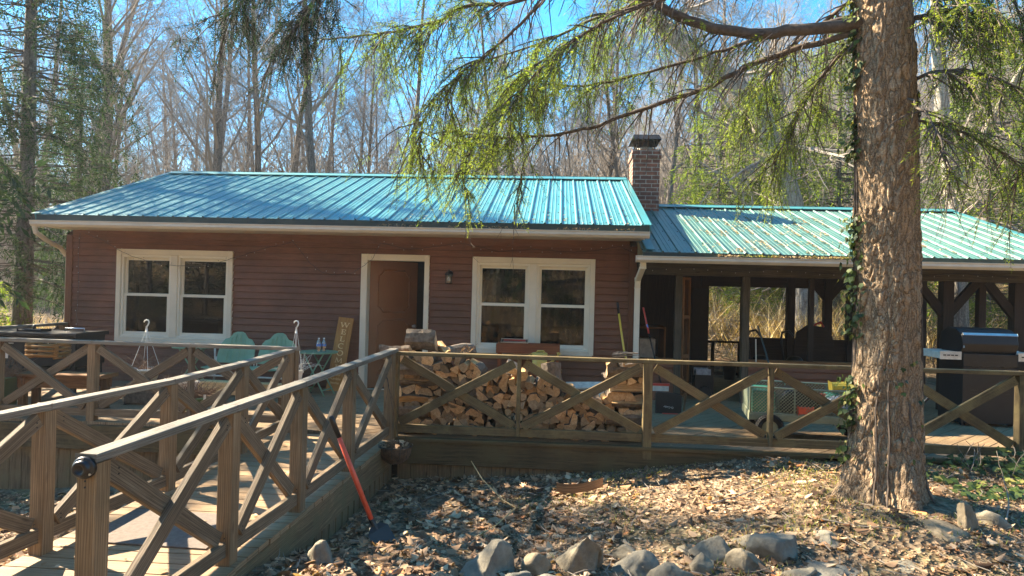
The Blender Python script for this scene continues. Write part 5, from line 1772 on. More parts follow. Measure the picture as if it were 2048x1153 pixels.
# ---- rocks ---------------------------------------------------------------
RK = [(-.36, 4.24, .36, .19, 'tall pale grey boulder with a pointed left side, leftmost big stone of the border'), (-.06, 4.26, .17, .14, 'small rounded grey stone between the two largest boulders'), (.21, 4.36, .31, .25, 'largest squared grey boulder in the middle of the stone border'),
      (.04, 4.02, .29, .13, 'flat tan stone lying in front of the largest grey boulder'), (-.01, 4.6, .15, .07, 'low stone tucked behind the small rounded stone'), (.51, 4.58, .28, .1, 'flat low slab right behind the largest boulder'), (.56, 4.29, .26, .14, 'brown tilted stone right of the largest boulder'),
      (.72, 4.15, .22, .17, 'rounded dark stone at the bottom edge right of the tilted brown one'), (-.6, 4.14, .1, .09, 'tiny pointed stone left of the tall pale boulder'), (-1.46, 4.22, .17, .18, 'lone tan pointed rock beside the foot of the ramp'), (1.08, 4.52, .25, .15, 'smooth domed grey stone in the middle right of the border'),
      (.95, 4.33, .14, .14, 'small blocky brown stone in front of the domed grey one'), (1.25, 4.34, .24, .12, 'low brown stone at the bottom edge below the domed grey one'), (1.33, 4.64, .18, .09, 'small tan stone between the domed and the angular stones'), (1.47, 4.54, .3, .17, 'angular brown stone right of the domed grey one'),
      (1.72, 4.34, .44, .08, 'wide flat sunlit slab at the bottom edge left of the tree'), (1.84, 4.73, .32, .06, 'thin flat slab behind the wide sunlit slab'), (2.64, 4.81, .32, .08, 'long flat stone right of the tree in front of the upright one'), (2.87, 4.9, .14, .19, 'narrow upright stone standing on edge right of the tree'), (3.16, 5.13, .32, .13, 'low mossy stone behind the upright one at the right')]
RK += [(-.2, 4.1, .22, .1, 'low half-buried slab between the tall pale boulder and the flat tan stone'), (.38, 4.05, .2, .09, 'low grey stone at the bottom edge below the tilted brown one'), (.93, 4.62, .2, .07, 'thin buried slab behind the domed grey stone'),
       (1.5, 4.22, .24, .09, 'buried flat stone at the bottom edge left of the wide sunlit slab'), (2.15, 4.4, .3, .06, 'thin slab right of the wide sunlit slab, mostly under leaves')]
for i, (x, y, w_, h_, lab) in enumerate(RK):
    bm = bmesh_rock(i, w_ * 1.15, h_ * 1.2)
    o = bpy.data.objects.new('rock', bm); col.objects.link(o)
    o.location = (x, y, gz(x, y) - .05)
    tag(o, lab, 'rock', 'rocks of the border')
# curved plank on the ground
mb = MB()
n = 14
for k in range(n):
    a0, a1 = -.21 + .42 * k / n, -.21 + .42 * (k + 1) / n
    f = lambda a: (.25 + a, 6.15 + .02 * a, gz(.25 + a, 6.15) + .02 + .9 * a * a)
    A_, B_ = Vector(f(a0)), Vector(f(a1))
    mb.face([A_, B_, B_ + Vector((0, .03, .075)), A_ + Vector((0, .03, .075))], [(a0, 0), (a1, 0), (a1, .08), (a0, .08)])
    mb.face([A_ + Vector((0, .03, .075)), B_ + Vector((0, .03, .075)), B_ + Vector((0, .05, .0)), A_ + Vector((0, .05, 0))], [(a0, 0), (a1, 0), (a1, .08), (a0, .08)])
tag(mb.build('bark_slab', 'brownwood'), 'curved brown slab of bark lying among the leaves before the deck', 'bark')
# ============================================================ VEGETATION
class Diam:
    """collects many little diamonds (leaf / needle shoots) as one array mesh"""
    def __init__(s): s.p = []; s.q = []; s.r = []; s.t = []; s.c = []
    def add(s, base, tip, side, c):
        m = (base + tip) * .5
        s.p.append(base); s.q.append(m + side); s.r.append(tip); s.t.append(m - side); s.c.append(c)
    def build(s, name, mat, parent=None, kind=None):
        n = len(s.p)
        V = np.empty((n, 4, 3), np.float32)
        for k, L_ in enumerate((s.p, s.q, s.r, s.t)): V[:, k] = np.array([tuple(v) for v in L_], np.float32)
        F = np.arange(n * 4).reshape(n, 4)
        uv = np.zeros((n, 4, 2), np.float32); uv[:, :, 0] = np.array(s.c, np.float32)[:, None]
        return arrmesh(name, V.reshape(-1, 3), F, uv, mat, parent, kind)

def rv(r_, s_=1.0): return Vector((r_.uniform(-s_, s_), r_.uniform(-s_, s_), r_.uniform(-s_, s_)))

# ---- bare deciduous trees ---------------------------------------
def bare_tree_meshes(seed, H, r0, fork=.35, spreadk=1.0, twigs=True, kids=(16, 8, 8, 6)):
    r_ = random.Random(seed)
    tr, cr = MB(), MB()
    def grow(mb, p, d, rad, L, lev):
        n = (12, 6, 4, 3, 2)[lev]
        pts = [p.copy()]; rads = [rad]
        for i in range(n):
            d = (d + rv(r_, (.05, .13, .2, .3, .35)[lev]) + Vector((0, 0, (.04, .07, .06, .03, 0)[lev]))).normalized()
            p = p + d * L / n
            pts.append(p.copy()); rads.append(max(.0035, rad * (1 - .8 * ((i + 1) / n) ** (1.0 if lev else .85))))
        if lev == 0: rads[0] *= 1.35
        mb.tube(pts, rads, (10, 6, 4, 3, 3)[lev], caps=False)
        if lev >= (4 if twigs else 3): return
        k = kids[lev]
        for j in range(k):
            t = (fork + (1 - fork) * (j + r_.random()) / k) if lev == 0 else (.2 + .8 * (j + r_.random()) / k)
            f = min(.999, t) * n
            i = int(f)
            q = pts[i].lerp(pts[i + 1], f - i)
            rr0 = rads[i] + (rads[i + 1] - rads[i]) * (f - i)
            dd = (pts[i + 1] - pts[i]).normalized()
            a = r_.uniform(0, 6.283)
            o1 = dd.orthogonal().normalized(); o2 = dd.cross(o1)
            out = o1 * math.cos(a) + o2 * math.sin(a)
            ang = R(r_.uniform(28, 58)) * spreadk
            nd = dd * math.cos(ang) + out * math.sin(ang)
            LL = L * (1 - .5 * t) * r_.uniform(.4, .7) if lev else L * (1.05 - .75 * t) * r_.uniform(.33, .52)
            grow(cr, q, nd, rr0 * r_.uniform(.3, .46), LL, lev + 1)
    grow(tr, Vector((0, 0, -.3)), Vector((r_.uniform(-.05, .05), r_.uniform(-.05, .05), 1)).normalized(), r0, H, 0)
    return tr, cr
def bare_tree(seed, H, r0, label, loc, group=None, mb2=None, **kw):
    t = thing('bare_tree', label, 'tree', (loc[0], loc[1], gz(loc[0], loc[1])), 0, group)
    a, b = mb2 or bare_tree_meshes(seed, H, r0, **kw)
    a.build('trunk', 'treebark', t, smooth=True)
    b.build('crown', 'twig', t)
    return t
protos = []
r3 = random.Random(11)
big = [(-12.6, 24, .24, 17, 'tall double-stemmed bare tree behind the middle of the left roof'), (-15.8, 22, .3, 15, 'thick bare tree with wide fan crown behind the left roof end'), (-8.2, 23, .22, 18, 'tall straight bare tree rising behind the roof above the left window'),
       (-11.7, 25, .2, 17, 'slim bare tree right of the double-stemmed one'), (-6.4, 26, .17, 15, 'slim leaning bare tree behind the roof above the door'), (-19.5, 26, .26, 15, 'bare tree at the far left behind the spruce'), (-2.5, 30, .2, 14, 'bare tree behind the roof centre'), (2.2, 32, .18, 13, 'bare tree just left of the chimney')]
for i, (x, y, r0, H, lab) in enumerate(big):
    t = bare_tree(100 + i, H, r0, lab, (x, y), fork=.25 if i in (1, 0) else .38, kids=(20, 8, 8, 6))
    protos.append(t)
small = [bare_tree(200 + i, 8 + i, .08 + .02 * i, 'slender young bare tree in the woodland edge behind the cabin, number one of its kind', (-4 + 5 * i, 29 + i), fork=.2, kids=(16, 7, 6, 5)) for i in range(3)]
for k, t in enumerate(small):
    t['label'] = ['slender young bare tree behind the roof between the door and the chimney', 'young bare tree standing directly behind the chimney', 'young bare tree right of the chimney behind the porch roof'][k]
zones = [(-70, -14, 'far bare woodland tree behind the left end of the cabin roof', 'bare trees behind the left of the cabin'),
         (-14, 4, 'far bare woodland tree behind the middle of the cabin roof', 'bare trees behind the middle of the cabin'),
         (4, 60, 'far bare woodland tree on the hillside behind the porch', 'bare trees on the hillside behind the porch')]
place = []
tries = 0
while len(place) < 230 and tries < 5000:
    tries += 1
    y = 28 + 75 * r3.random() ** 1.3
    x = r3.uniform(-1, 1) * (y * .95) - y * .05
    if any((x - a) ** 2 + (y - b) ** 2 < (2.2 + y * .012) ** 2 for a, b in place): continue
    place.append((x, y))
    src = r3.choice(protos[2:]) if r3.random() < .55 else r3.choice(small)
    c = copy_tree(src)
    s_ = r3.uniform(.75, 1.15)
    c.scale = (s_, s_, s_ * r3.uniform(.85, 1.1))
    c.location = (x, y, gz(x, y)); c.rotation_euler = (0, 0, r3.uniform(0, 6.28))
    q = x / y
    where = ('beyond the left spruce', 'over the left end of the roof', 'over the left window', 'over the wall between left window and door', 'over the door', 'over the right window', 'left of the chimney', 'right of the chimney', 'near the leaning tree', 'behind the big spruce trunk', 'right of the big spruce trunk')
    cuts = (-.72, -.6, -.42, -.3, -.19, -.05, .08, .2, .33, .5)
    kz = sum(q > c_ for c_ in cuts)
    far = 'near' if y < 42 else ('middle-distance' if y < 65 else 'faint far')
    c['label'] = f'{far} bare woodland tree standing {where[kz]}'
    c['group'] = f'{far} bare trees {where[kz]}'

# trees seen through / behind the porch
lt = thing('leaning_tree', 'thick leaning grey-barked tree behind the porch roof, curving left overhead', 'tree', (6.5, 18, gz(6.5, 18)))
lt['world_children'] = 1
mb = MB()
LP = [(6.46, 18.0, .1), (6.43, 18, .6), (6.38, 18, 1.54), (6.22, 18, 2.84), (5.97, 18, 4.0), (5.58, 18, 5.3), (5.18, 18, 6.34), (4.39, 18, 7.26), (3.33, 18, 8.04), (2.27, 18, 8.97), (1.19, 18, 10.17)]
mb.tube(LP, [.48, .38, .36, .35, .35, .33, .3, .27, .24, .22, .18], 16, caps=False)
mb.build('trunk', 'palebark', lt, smooth=True)
cr = MB()
def sub_branch(cr, p, d, rad, L, lev, r_, droop=0.0, kids=(0, 6, 5, 4)):
    n = 5 if lev < 3 else 3
    pts = [p.copy()]; rads = [rad]
    for i in range(n):
        d = (d + rv(r_, .22) + Vector((0, 0, -droop))).normalized()
        p = p + d * L / n
        pts.append(p.copy()); rads.append(rad * (1 - .75 * (i + 1) / n))
    cr.tube(pts, rads, 5 if lev < 3 else 3, caps=False)
    if lev >= 4: return
    for j in range(kids[lev] if lev < 4 else 0):
        i = r_.randint(1, n - 1)
        out = rv(r_).normalized()
        sub_branch(cr, pts[i].copy(), ((pts[i + 1] - pts[i]).normalized() * .7 + out * .7).normalized(), rads[i] * .55, L * r_.uniform(.4, .65), lev + 1, r_, droop, kids)
rl = random.Random(31)
for i in range(16):
    k = rl.randint(3, 9)
    sub_branch(cr, Vector(LP[k]), (rv(rl) + Vector((0, 0, .3))).normalized(), .07, rl.uniform(2, 4), 1, rl)
cr.build('crown', 'twig', lt)
rtt = thing('forked_tree', 'sunlit pale forked tree trunk to the right of the big spruce', 'tree', (8.5, 15, gz(8.5, 15)))
rtt['world_children'] = 1
mb = MB()
RP = [(8.56, 15, -.2), (8.52, 15.0, 2.05), (8.46, 15.0, 3.22), (8.31, 15.0, 4.51), (8.14, 15.0, 5.58), (8.0, 15.0, 6.97), (7.92, 15.0, 8.69), (7.8, 15, 12)]
mb.tube(RP, [.26, .19, .18, .17, .15, .12, .1, .05], 12, caps=False)
mb.tube([(8.47, 15.0, 3.7), (8.62, 14.67, 4.76), (8.8, 14.33, 5.4), (9.14, 14.0, 6.31), (9.6, 13.8, 7.6)], [.1, .09, .08, .06, .03], 8, caps=False)
mb.build('trunk', 'palebark', rtt, smooth=True)
cr = MB()
for i in range(26):
    k = rl.randint(1, 6)
    a = Vector(RP[k]).lerp(Vector(RP[k + 1]), rl.random())
    sub_branch(cr, a, (rv(rl) + Vector((-.2, -.3, .2))).normalized(), .04, rl.uniform(1.2, 2.8), 1, rl)
cr.build('crown', 'twig', rtt)

# ---- conifers ------------------------------------------------------
def frond(D, TW, p, d, L, r_, step, sh, wd, droop=.06, cb=.5):
    """one branchlet with flat rows of side shoots, each a run of needles"""
    n = max(3, int(L / step))
    pts = [p.copy()]
    o = d.orthogonal().normalized(); a = r_.uniform(0, 6.28)
    o = (o * math.cos(a) + d.cross(o) * math.sin(a))
    for i in range(n):
        d = (d + rv(r_, .12) + Vector((0, 0, -droop))).normalized()
        o = (o - d * o.dot(d)).normalized()
        q = p + d * step
        t = i / n
        for s_ in (-1, 1):
            dir_ = (d * .55 + o * s_ * .95 + rv(r_, .3)).normalized()
            l_ = sh * r_.uniform(.5, 1.25) * (1 - .55 * t)
            side = dir_.cross(rv(r_)).normalized() * wd * r_.uniform(.7, 1.2)
            D.add(q, q + dir_ * l_, side, min(1, max(0, cb + r_.uniform(-.3, .35))))
        p = q
        pts.append(p.copy())
    D.add(p, p + d * sh, d.orthogonal().normalized() * wd, cb)
    if TW is not None: TW.tube([pts[0], pts[len(pts) // 2], pts[-1]], [.0035, .0025, .0015], 3, caps=False)

def conifer(name, label, loc, H, r0, spread, seed, mat='darkneedles', zmin=.12, lean=(0, 0), step=.12, sh=.26, wd=.035, group=None, per=5, dz=.42, cat='conifer'):
    r_ = random.Random(seed)
    t = thing(name, label, cat, (loc[0], loc[1], gz(*loc)), 0, group)
    tr = MB(); TW = MB(); D = Diam()
    f = lambda z: Vector((lean[0] * z, lean[1] * z, z))
    zs = [H * i / 10 for i in range(11)]
    tr.tube([f(-.3)] + [f(z) for z in zs[1:]], [r0] + [r0 * (1 - .92 * i / 10) for i in range(1, 11)], 10, caps=False)
    tr.build('trunk', 'treebark', t, smooth=True)
    z = H * zmin
    while z < H * .98:
        fr = (z - H * zmin) / (H * (1 - zmin))
        BL = spread * (1 - fr) ** .75 + .15
        for k in range(per):
            a = r_.uniform(0, 6.283)
            L = BL * r_.uniform(.55, 1.1)
            d = Vector((math.cos(a), math.sin(a), r_.uniform(-.1, .25))).normalized()
            p = f(z + r_.uniform(-.2, .2))
            n = max(3, int(L / .35))
            pts = [p.copy()]
            for i in range(n):
                d = (d + rv(r_, .08) + Vector((0, 0, -.09 + .16 * (i / n)))).normalized()
                p = p + d * L / n
                pts.append(p.copy())
                if i >= n * .2:
                    for s_ in (-1, 1, -1, 1):
                        sd = d.cross(Vector((0, 0, 1))).normalized() * s_
                        if r_.random() < .62:
                            frond(D, None, p.copy(), (d * .5 + sd * r_.uniform(.4, 1) + Vector((0, 0, -r_.uniform(.1, .8)))).normalized(), r_.uniform(.35, .95) * min(1, BL / 1.5), r_, step, sh, wd, .1)
            TW.tube(pts, [.014 * (1 - i / (len(pts))) + .004 for i in range(len(pts))], 4, caps=False)
        z += dz * r_.uniform(.7, 1.3)
    TW.build('branches', 'limb', t)
    D.build('foliage', mat, t)
    return t
conifer('spruce', 'dark spruce with drooping boughs at the left edge beside the cabin', (-10.8, 13.0), 15, .2, 2.3, 41, zmin=.16, step=.05, sh=.13, wd=.0105, per=9, dz=.26)
conifer('spruce', 'small bluish spruce between the left spruce and the roof end', (-13.4, 18.0), 9.5, .13, 1.15, 42, zmin=.2, step=.055, sh=.14, wd=.012, per=8, dz=.3)
conifer('hemlock', 'low bright hemlock at the left edge below the spruce', (-12.0, 11.8), 4.2, .09, 2.0, 43, mat='needles', zmin=.1, step=.05, sh=.12, wd=.011, per=9, dz=.22)
hem = [(5.0, 21.5, 7.5, 'grey-green hemlock behind the porch roof just right of the chimney'), (8.2, 20.5, 9.5, 'tall hemlock behind the porch roof right of the leaning trunk'), (10.6, 17.5, 8.5, 'dark hemlock at the right behind the forked trunk'), (12.5, 14.5, 7.0, 'dark bushy hemlock at the right edge behind the porch'), (6.8, 23.5, 8.0, 'shaded hemlock behind the leaning trunk')]
for i, (x, y, H, lab) in enumerate(hem):
    conifer('hemlock', lab, (x, y), H, .14, 2.3, 50 + i, mat='needles', zmin=.08, step=.08, sh=.18, wd=.016, per=9, dz=.26)
# shade trees left of the camera and by the drive (seen mirrored in the windows)
conifer('spruce', 'tall spruce outside the left of the view shading the ramp', (-10.6, 9.4), 10.5, .2, 2.4, 61, zmin=.3, step=.14, sh=.26, wd=.03, per=6, dz=.4)

# ---- the big spruce beside the deck --------------------------------
bs = thing('spruce_tree', 'huge spruce with flaking grey bark and long drooping limbs in front of the porch', 'tree', (2.68, 5.55, -.1))
bs['world_children'] = 1
TR = [(2.61, 5.56, -.25, .38), (2.615, 5.56, -.08, .325), (2.625, 5.56, .1, .28), (2.63, 5.56, .4, .25), (2.632, 5.56, .8, .235), (2.63, 5.56, 1.2, .228), (2.61, 5.56, 2.0, .22), (2.585, 5.56, 2.8, .212), (2.55, 5.56, 3.7, .204), (2.48, 5.56, 5.0, .2), (2.5, 5.56, 9, .15), (2.5, 5.56, 13, .04)]
nA, nZ = 200, 640
zs = np.concatenate([np.linspace(-.25, 4.6, nZ - 20, endpoint=False), np.linspace(4.6, 13, 20)])
V = np.zeros((nZ, nA, 3), np.float32)
for j, z in enumerate(zs):
    cx = interp(z, [(t[2], t[0]) for t in TR]); rr1 = interp(z, [(t[2], t[3]) for t in TR])
    for i in range(nA):
        a = 2 * math.pi * i / nA
        ca, sa = math.cos(a), math.sin(a)
        fl = 0
        if z < .7: fl = (1 - z / .7) ** 2 * .11 * max(0, math.sin(a * 4 + 1.0)) ** 1.5
        P = Vector((ca * 3.2, sa * 3.2, z * 3.0))
        q = 0
        if z < 4.7:
            # flaking plates: ridged noise stretched upwards
            w1 = noise.noise(P * .9)
            c1 = noise.voronoi(Vector((ca * 3.4 + w1 * .7, sa * 3.4 + w1 * .4, z * 6.5 + w1 * 1.5)), distance_metric='DISTANCE', exponent=2.5)[0]
            e = min(1.0, (c1[1] - c1[0]) * 3.2)
            q = e * .02 * (.6 + w1 * .7) + noise.noise(Vector((ca * 14, sa * 14, z * 24))) * .006 + w1 * .012
            for kz, ka in ((2.25, 3.75), (1.35, 4.3), (3.2, 4.0), (.9, 3.5)):
                dd_ = math.hypot((z - kz), (a - ka) * .27)
                q += .03 * math.exp(-(dd_ / .055) ** 2) - .022 * math.exp(-(dd_ / .022) ** 2)
        r1 = rr1 + fl + q
        V[j, i] = (cx + r1 * ca, 5.56 + r1 * sa, z)
F = []
for j in range(nZ - 1):
    b_ = j * nA
    for i in range(nA):
        i2 = (i + 1) % nA
        F.append((b_ + i, b_ + i2, b_ + nA + i2, b_ + nA + i))
F = np.array(F)
arrmesh('trunk', V.reshape(-1, 3), F, np.zeros((F.size, 2)), 'bark', bs, smooth=True)

def smooth_pts(P, m=4):
    P = [Vector(p) for p in P]
    out = []
    for i in range(len(P) - 1):
        p0, p1, p2, p3 = P[max(0, i - 1)], P[i], P[i + 1], P[min(len(P) - 1, i + 2)]
        for k in range(m):
            t = k / m
            out.append(.5 * ((2 * p1) + (p2 - p0) * t + (2 * p0 - 5 * p1 + 4 * p2 - p3) * t * t + (3 * p1 - p0 - 3 * p2 + p3) * t ** 3))
    out.append(P[-1])
    return out
def limb(P, r0, r1, seed, f0=.3, n_f=60, hang=(.25, .7), twig=40, side=.35, cb=.5, bare=30, mat='needles'):
    """a limb with hanging twigs; fronds start at fraction f0"""
    r_ = random.Random(seed)
    pts = smooth_pts(P)
    pts = [p + rv(r_, .012) for p in pts]
    n = len(pts)
    mb = MB()
    mb.tube(pts, [r0 + (r1 - r0) * i / (n - 1) for i in range(n)], 8, caps=True)
    lo = mb.build('limb', 'limb', bs, smooth=True)
    TW = MB(); D = Diam()
    def at(t):
        f = t * (n - 1); i = min(n - 2, int(f))
        return pts[i].lerp(pts[i + 1], f - i), (pts[i + 1] - pts[i]).normalized()
    ends = []
    for k in range(twig):                              # secondary shoots
        t = r_.uniform(.08, 1)
        p, d = at(t)
        s_ = r_.choice((-1, 1))
        sd = d.cross(Vector((0, 0, 1))).normalized() * s_
        dd_ = (d * r_.uniform(.1, .8) + sd * r_.uniform(.2, 1) + Vector((0, 0, r_.uniform(-.5, .15)))).normalized()
        L = r_.uniform(.35, 1.0) * side * 2
        q = [p.copy()]
        for i in range(5):
            dd_ = (dd_ + rv(r_, .16) + Vector((0, 0, -.17))).normalized()
            p = p + dd_ * L / 5
            q.append(p.copy())
            if t > f0: ends.append((p.copy(), dd_.copy()))
        TW.tube(q, [.008, .007, .006, .005, .004, .003], 4, caps=False)
    for k in range(bare):                              # long bare hanging twigs
        t = r_.uniform(.05, .95)
        p, d = at(t)
        dd_ = (rv(r_, .5) + Vector((0, 0, -1))).normalized()
        q = [p.copy()]
        L = r_.uniform(.25, .9)
        for i in range(5):
            dd_ = (dd_ + rv(r_, .2) + Vector((0, 0, -.05))).normalized()
            p = p + dd_ * L / 5
            q.append(p.copy())
            if r_.random() < .6: TW.tube([p, p + (dd_ + rv(r_, .8)).normalized() * .12], [.002, .001], 3, caps=False)
        TW.tube(q, [.004, .0035, .003, .0025, .002, .0015], 3, caps=False)
    for k in range(n_f):
        if ends and r_.random() < .75: p, d = r_.choice(ends)
        else: p, d = at(r_.uniform(f0, 1))
        frond(D, TW, p.copy(), (d * .7 + rv(r_, .75) + Vector((0, 0, -.45))).normalized(), r_.uniform(*hang) * .75, r_, .017, .055, .0036, .02, cb)
    TW.build('twigs', 'limb', lo)
    if D.p: D.build('foliage', mat, lo)
L1 = [(2.5, 5.5, 3.78), (1.91, 5.6, 3.73), (1.54, 5.7, 3.75), (1.15, 5.8, 3.86), (.87, 5.9, 4.03), (.53, 6.0, 4.29)]
L2 = [(2.5, 5.5, 3.72), (1.94, 5.69, 3.62), (1.6, 5.88, 3.54), (1.22, 6.07, 3.38), (.81, 6.26, 3.28), (.37, 6.44, 3.16), (.04, 6.63, 3.12), (-.36, 6.82, 3.12), (-.84, 7.01, 3.18), (-1.19, 7.2, 3.27)]
L3 = [(2.5, 5.6, 3.9), (1.98, 5.8, 3.81), (1.63, 6, 3.78), (1.24, 6.2, 3.72), (.82, 6.4, 3.65), (.37, 6.6, 3.6), (-.07, 6.8, 3.65), (-.44, 7, 3.77)]
L4 = [(2.5, 5.6, 4.22), (1.55, 5.77, 4.22), (.74, 5.93, 4.11), (.33, 6.1, 3.98), (.02, 6.27, 3.86), (-.31, 6.43, 3.68), (-.46, 6.6, 3.58)]
L5 = [(2.5, 5.5, 4.4), (1.1, 5.62, 4.32), (.09, 5.75, 4.22), (-.39, 5.88, 4.1), (-.89, 6, 4.1), (-1.14, 6.12, 4.03), (-1.54, 6.25, 3.98), (-2.05, 6.38, 3.96), (-2.4, 6.5, 4.0)]
L6 = [(1.4, 5.5, 4.5), (.2, 5.5, 4.27), (-.28, 5.67, 3.89), (-.55, 5.83, 3.7), (-.87, 6.0, 3.53), (-1.12, 6.17, 3.35), (-1.3, 6.33, 3.12), (-1.4, 6.5, 2.86)]
L7 = [(2.5, 5.6, 4.4), (1.5, 5.6, 4.22), (.71, 5.68, 3.98), (.22, 5.76, 3.8), (-.15, 5.84, 3.52), (-.41, 5.92, 3.24), (-.46, 6.0, 3.0)]
L8 = [(1.4, 5.4, 5.2), (-.5, 5.4, 5.0), (-1.5, 5.5, 4.5), (-1.9, 5.5, 4.2), (-2.1, 5.5, 3.9), (-2.3, 5.5, 3.6)]
L8b = [(1.0, 5.6, 5.6), (-1.2, 5.7, 5.2), (-2.3, 5.8, 4.6), (-2.75, 5.8, 4.2), (-2.95, 5.8, 3.9)]
L9 = [(2.5, 5.5, 3.72), (2.28, 5.83, 3.57), (2.1, 6.17, 3.2), (2.0, 6.5, 2.81)]
limb(L1, .052, .036, 1, f0=.3, n_f=74, twig=26, bare=24, cb=.6)
limb(L2, .028, .009, 2, f0=.72, n_f=208, twig=46, bare=30, cb=.62, hang=(.2, .5))
limb(L3, .022, .007, 3, f0=.5, n_f=178, twig=40, bare=24, cb=.55, hang=(.2, .55))
limb(L4, .022, .007, 4, f0=.5, n_f=163, twig=36, bare=18, cb=.5)
limb(L5, .026, .008, 5, f0=.4, n_f=184, twig=54, bare=36, cb=.35, hang=(.25, .7))
limb(L6, .018, .005, 6, f0=.4, n_f=201, twig=46, bare=16, cb=.55, hang=(.2, .5))
limb(L7, .016, .005, 7, f0=.5, n_f=145, twig=30, bare=16, cb=.7, hang=(.2, .5))
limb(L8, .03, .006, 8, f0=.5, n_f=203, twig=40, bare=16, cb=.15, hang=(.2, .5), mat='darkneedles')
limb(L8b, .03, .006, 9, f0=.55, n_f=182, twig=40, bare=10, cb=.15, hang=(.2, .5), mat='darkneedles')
limb(L9, .02, .006, 10, f0=.15, n_f=145, twig=26, bare=14, cb=.75, hang=(.25, .6))
limb([(2.5, 5.6, 4.1), (2.2, 6.3, 3.95), (2.0, 6.9, 3.7), (1.9, 7.3, 3.4)], .02, .006, 11, f0=.3, n_f=163, twig=30, bare=20, cb=.7, hang=(.25, .6))
limb([(2.5, 5.6, 4.6), (1.2, 6.4, 4.5), (.4, 6.8, 4.35), (-.3, 7.2, 4.2), (-1.2, 7.4, 4.0)], .025, .007, 12, f0=.3, n_f=224, twig=44, bare=24, cb=.5)
limb([(-.84, 7.01, 3.18), (-1.0, 6.9, 2.8), (-.95, 6.9, 2.55)], .008, .003, 13, f0=.2, n_f=66, twig=14, bare=6, cb=.8, hang=(.12, .3), side=.2)
limb([(-.2, 6.7, 3.13), (-.35, 6.7, 2.85), (-.4, 6.7, 2.6), (-.45, 6.75, 2.42)], .007, .002, 14, f0=.35, n_f=20, twig=8, bare=10, cb=.85, hang=(.1, .22), side=.18)
# right-hand boughs
limb([(2.7, 5.5, 3.77), (2.95, 5.35, 3.77), (3.25, 5.2, 3.62), (3.6, 5.1, 3.39)], .022, .007, 20, f0=.1, n_f=178, twig=34, bare=14, cb=.8, hang=(.2, .55))
limb([(2.7, 5.5, 4.2), (2.95, 5.3, 3.95), (3.3, 5.1, 3.85), (3.8, 5.0, 3.6)], .03, .01, 21, f0=.1, n_f=193, twig=34, bare=14, cb=.7, hang=(.25, .6))
limb([(2.7, 5.5, 3.3), (3.0, 5.25, 3.3), (3.3, 5.0, 3.05), (3.5, 4.9, 2.8)], .016, .005, 22, f0=.1, n_f=178, twig=34, bare=10, cb=.85, hang=(.2, .5))
limb([(2.7, 5.5, 3.0), (3.1, 5.6, 2.95), (3.5, 5.7, 2.8), (3.9, 5.8, 2.55)], .014, .004, 23, f0=.15, n_f=133, twig=30, bare=10, cb=.8, hang=(.2, .5))
limb([(2.62, 5.3, 3.1), (2.6, 4.95, 2.85), (2.57, 4.75, 2.6), (2.6, 4.7, 2.4)], .01, .003, 24, f0=.25, n_f=64, twig=16, bare=8, cb=.85, hang=(.12, .3), side=.2)

# ---- ivy --------------------------------------------------------------
def ivy_leaf(c, nrm, updir, s_, D):
    n_ = nrm.normalized(); u_ = (updir - n_ * updir.dot(n_)).normalized(); v_ = n_.cross(u_)
    k = rnd.random()
    P = [(0, -.5), (.42, -.42), (.55, .02), (.3, .12), (0, .62), (-.3, .12), (-.55, .02), (-.42, -.42)]
    D.append(([c + (v_ * a + u_ * b + n_ * (-.25 * abs(a))) * s_ for a, b in P], k))
def leaves_mesh(L_, name, mat, parent, kind=None):
    n = len(L_)
    V = np.array([[tuple(p) for p in P] for P, k in L_], np.float32)
    m = V.shape[1]
    F = np.arange(n * m).reshape(n, m)
    uv = np.zeros((n, m, 2), np.float32); uv[:, :, 0] = np.array([k for P, k in L_])[:, None]
    return arrmesh(name, V.reshape(-1, 3), F, uv, mat, parent, kind)
iv = thing('ivy_vine', 'ivy climbing the left edge of the big spruce trunk with dark and yellowing leaves', 'ivy', (2.35, 5.4, -.1))
iv['world_children'] = 1
L_ = []
st_ = MB()
for k in range(1050):
    z = rnd.uniform(.25, 4.3)
    if z < 4.3 and noise.noise(Vector((z * 2.2, 1.7, 0))) < -.28: continue
    cx = interp(z, [(t[2], t[0]) for t in TR]); rr1 = interp(z, [(t[2], t[3]) for t in TR])
    a = R(rnd.gauss(176, 12))
    off = abs(rnd.gauss(0, .05)) + .015
    c = Vector((cx + (rr1 + off) * math.cos(a), 5.56 + (rr1 + off) * math.sin(a), z))
    nr = Vector((math.cos(a), math.sin(a), .3)) + rv(rnd, .6)
    ivy_leaf(c, nr, Vector((rnd.uniform(-.4, .4), 0, -1)), rnd.uniform(.03, .055), L_)
for k in range(110):
    z = rnd.uniform(.3, 1.1); a = R(rnd.uniform(190, 300))
    if noise.noise(Vector((a * 3, z * 4, 5))) < .12: continue
    rr1 = interp(z, [(t[2], t[3]) for t in TR])
    c = Vector((2.67 + (rr1 + .03) * math.cos(a), 5.56 + (rr1 + .03) * math.sin(a), z))
    ivy_leaf(c, Vector((math.cos(a), math.sin(a), .3)) + rv(rnd, .5), Vector((rnd.uniform(-.5, .5), 0, -1)), rnd.uniform(.025, .042), L_)
for k in range(260):
    z = rnd.uniform(.5, 3.2); a = R(rnd.gauss(338, 5))
    if noise.noise(Vector((z * 1.7, 9, 5))) < .05: continue
    cx = interp(z, [(t[2], t[0]) for t in TR]); rr1 = interp(z, [(t[2], t[3]) for t in TR])
    c = Vector((cx + (rr1 + .03) * math.cos(a), 5.56 + (rr1 + .03) * math.sin(a), z))
    ivy_leaf(c, Vector((math.cos(a), math.sin(a), .3)) + rv(rnd, .5), Vector((rnd.uniform(-.5, .5), 0, -1)), rnd.uniform(.03, .05), L_)
leaves_mesh(L_, 'leaves', 'ivy', iv)
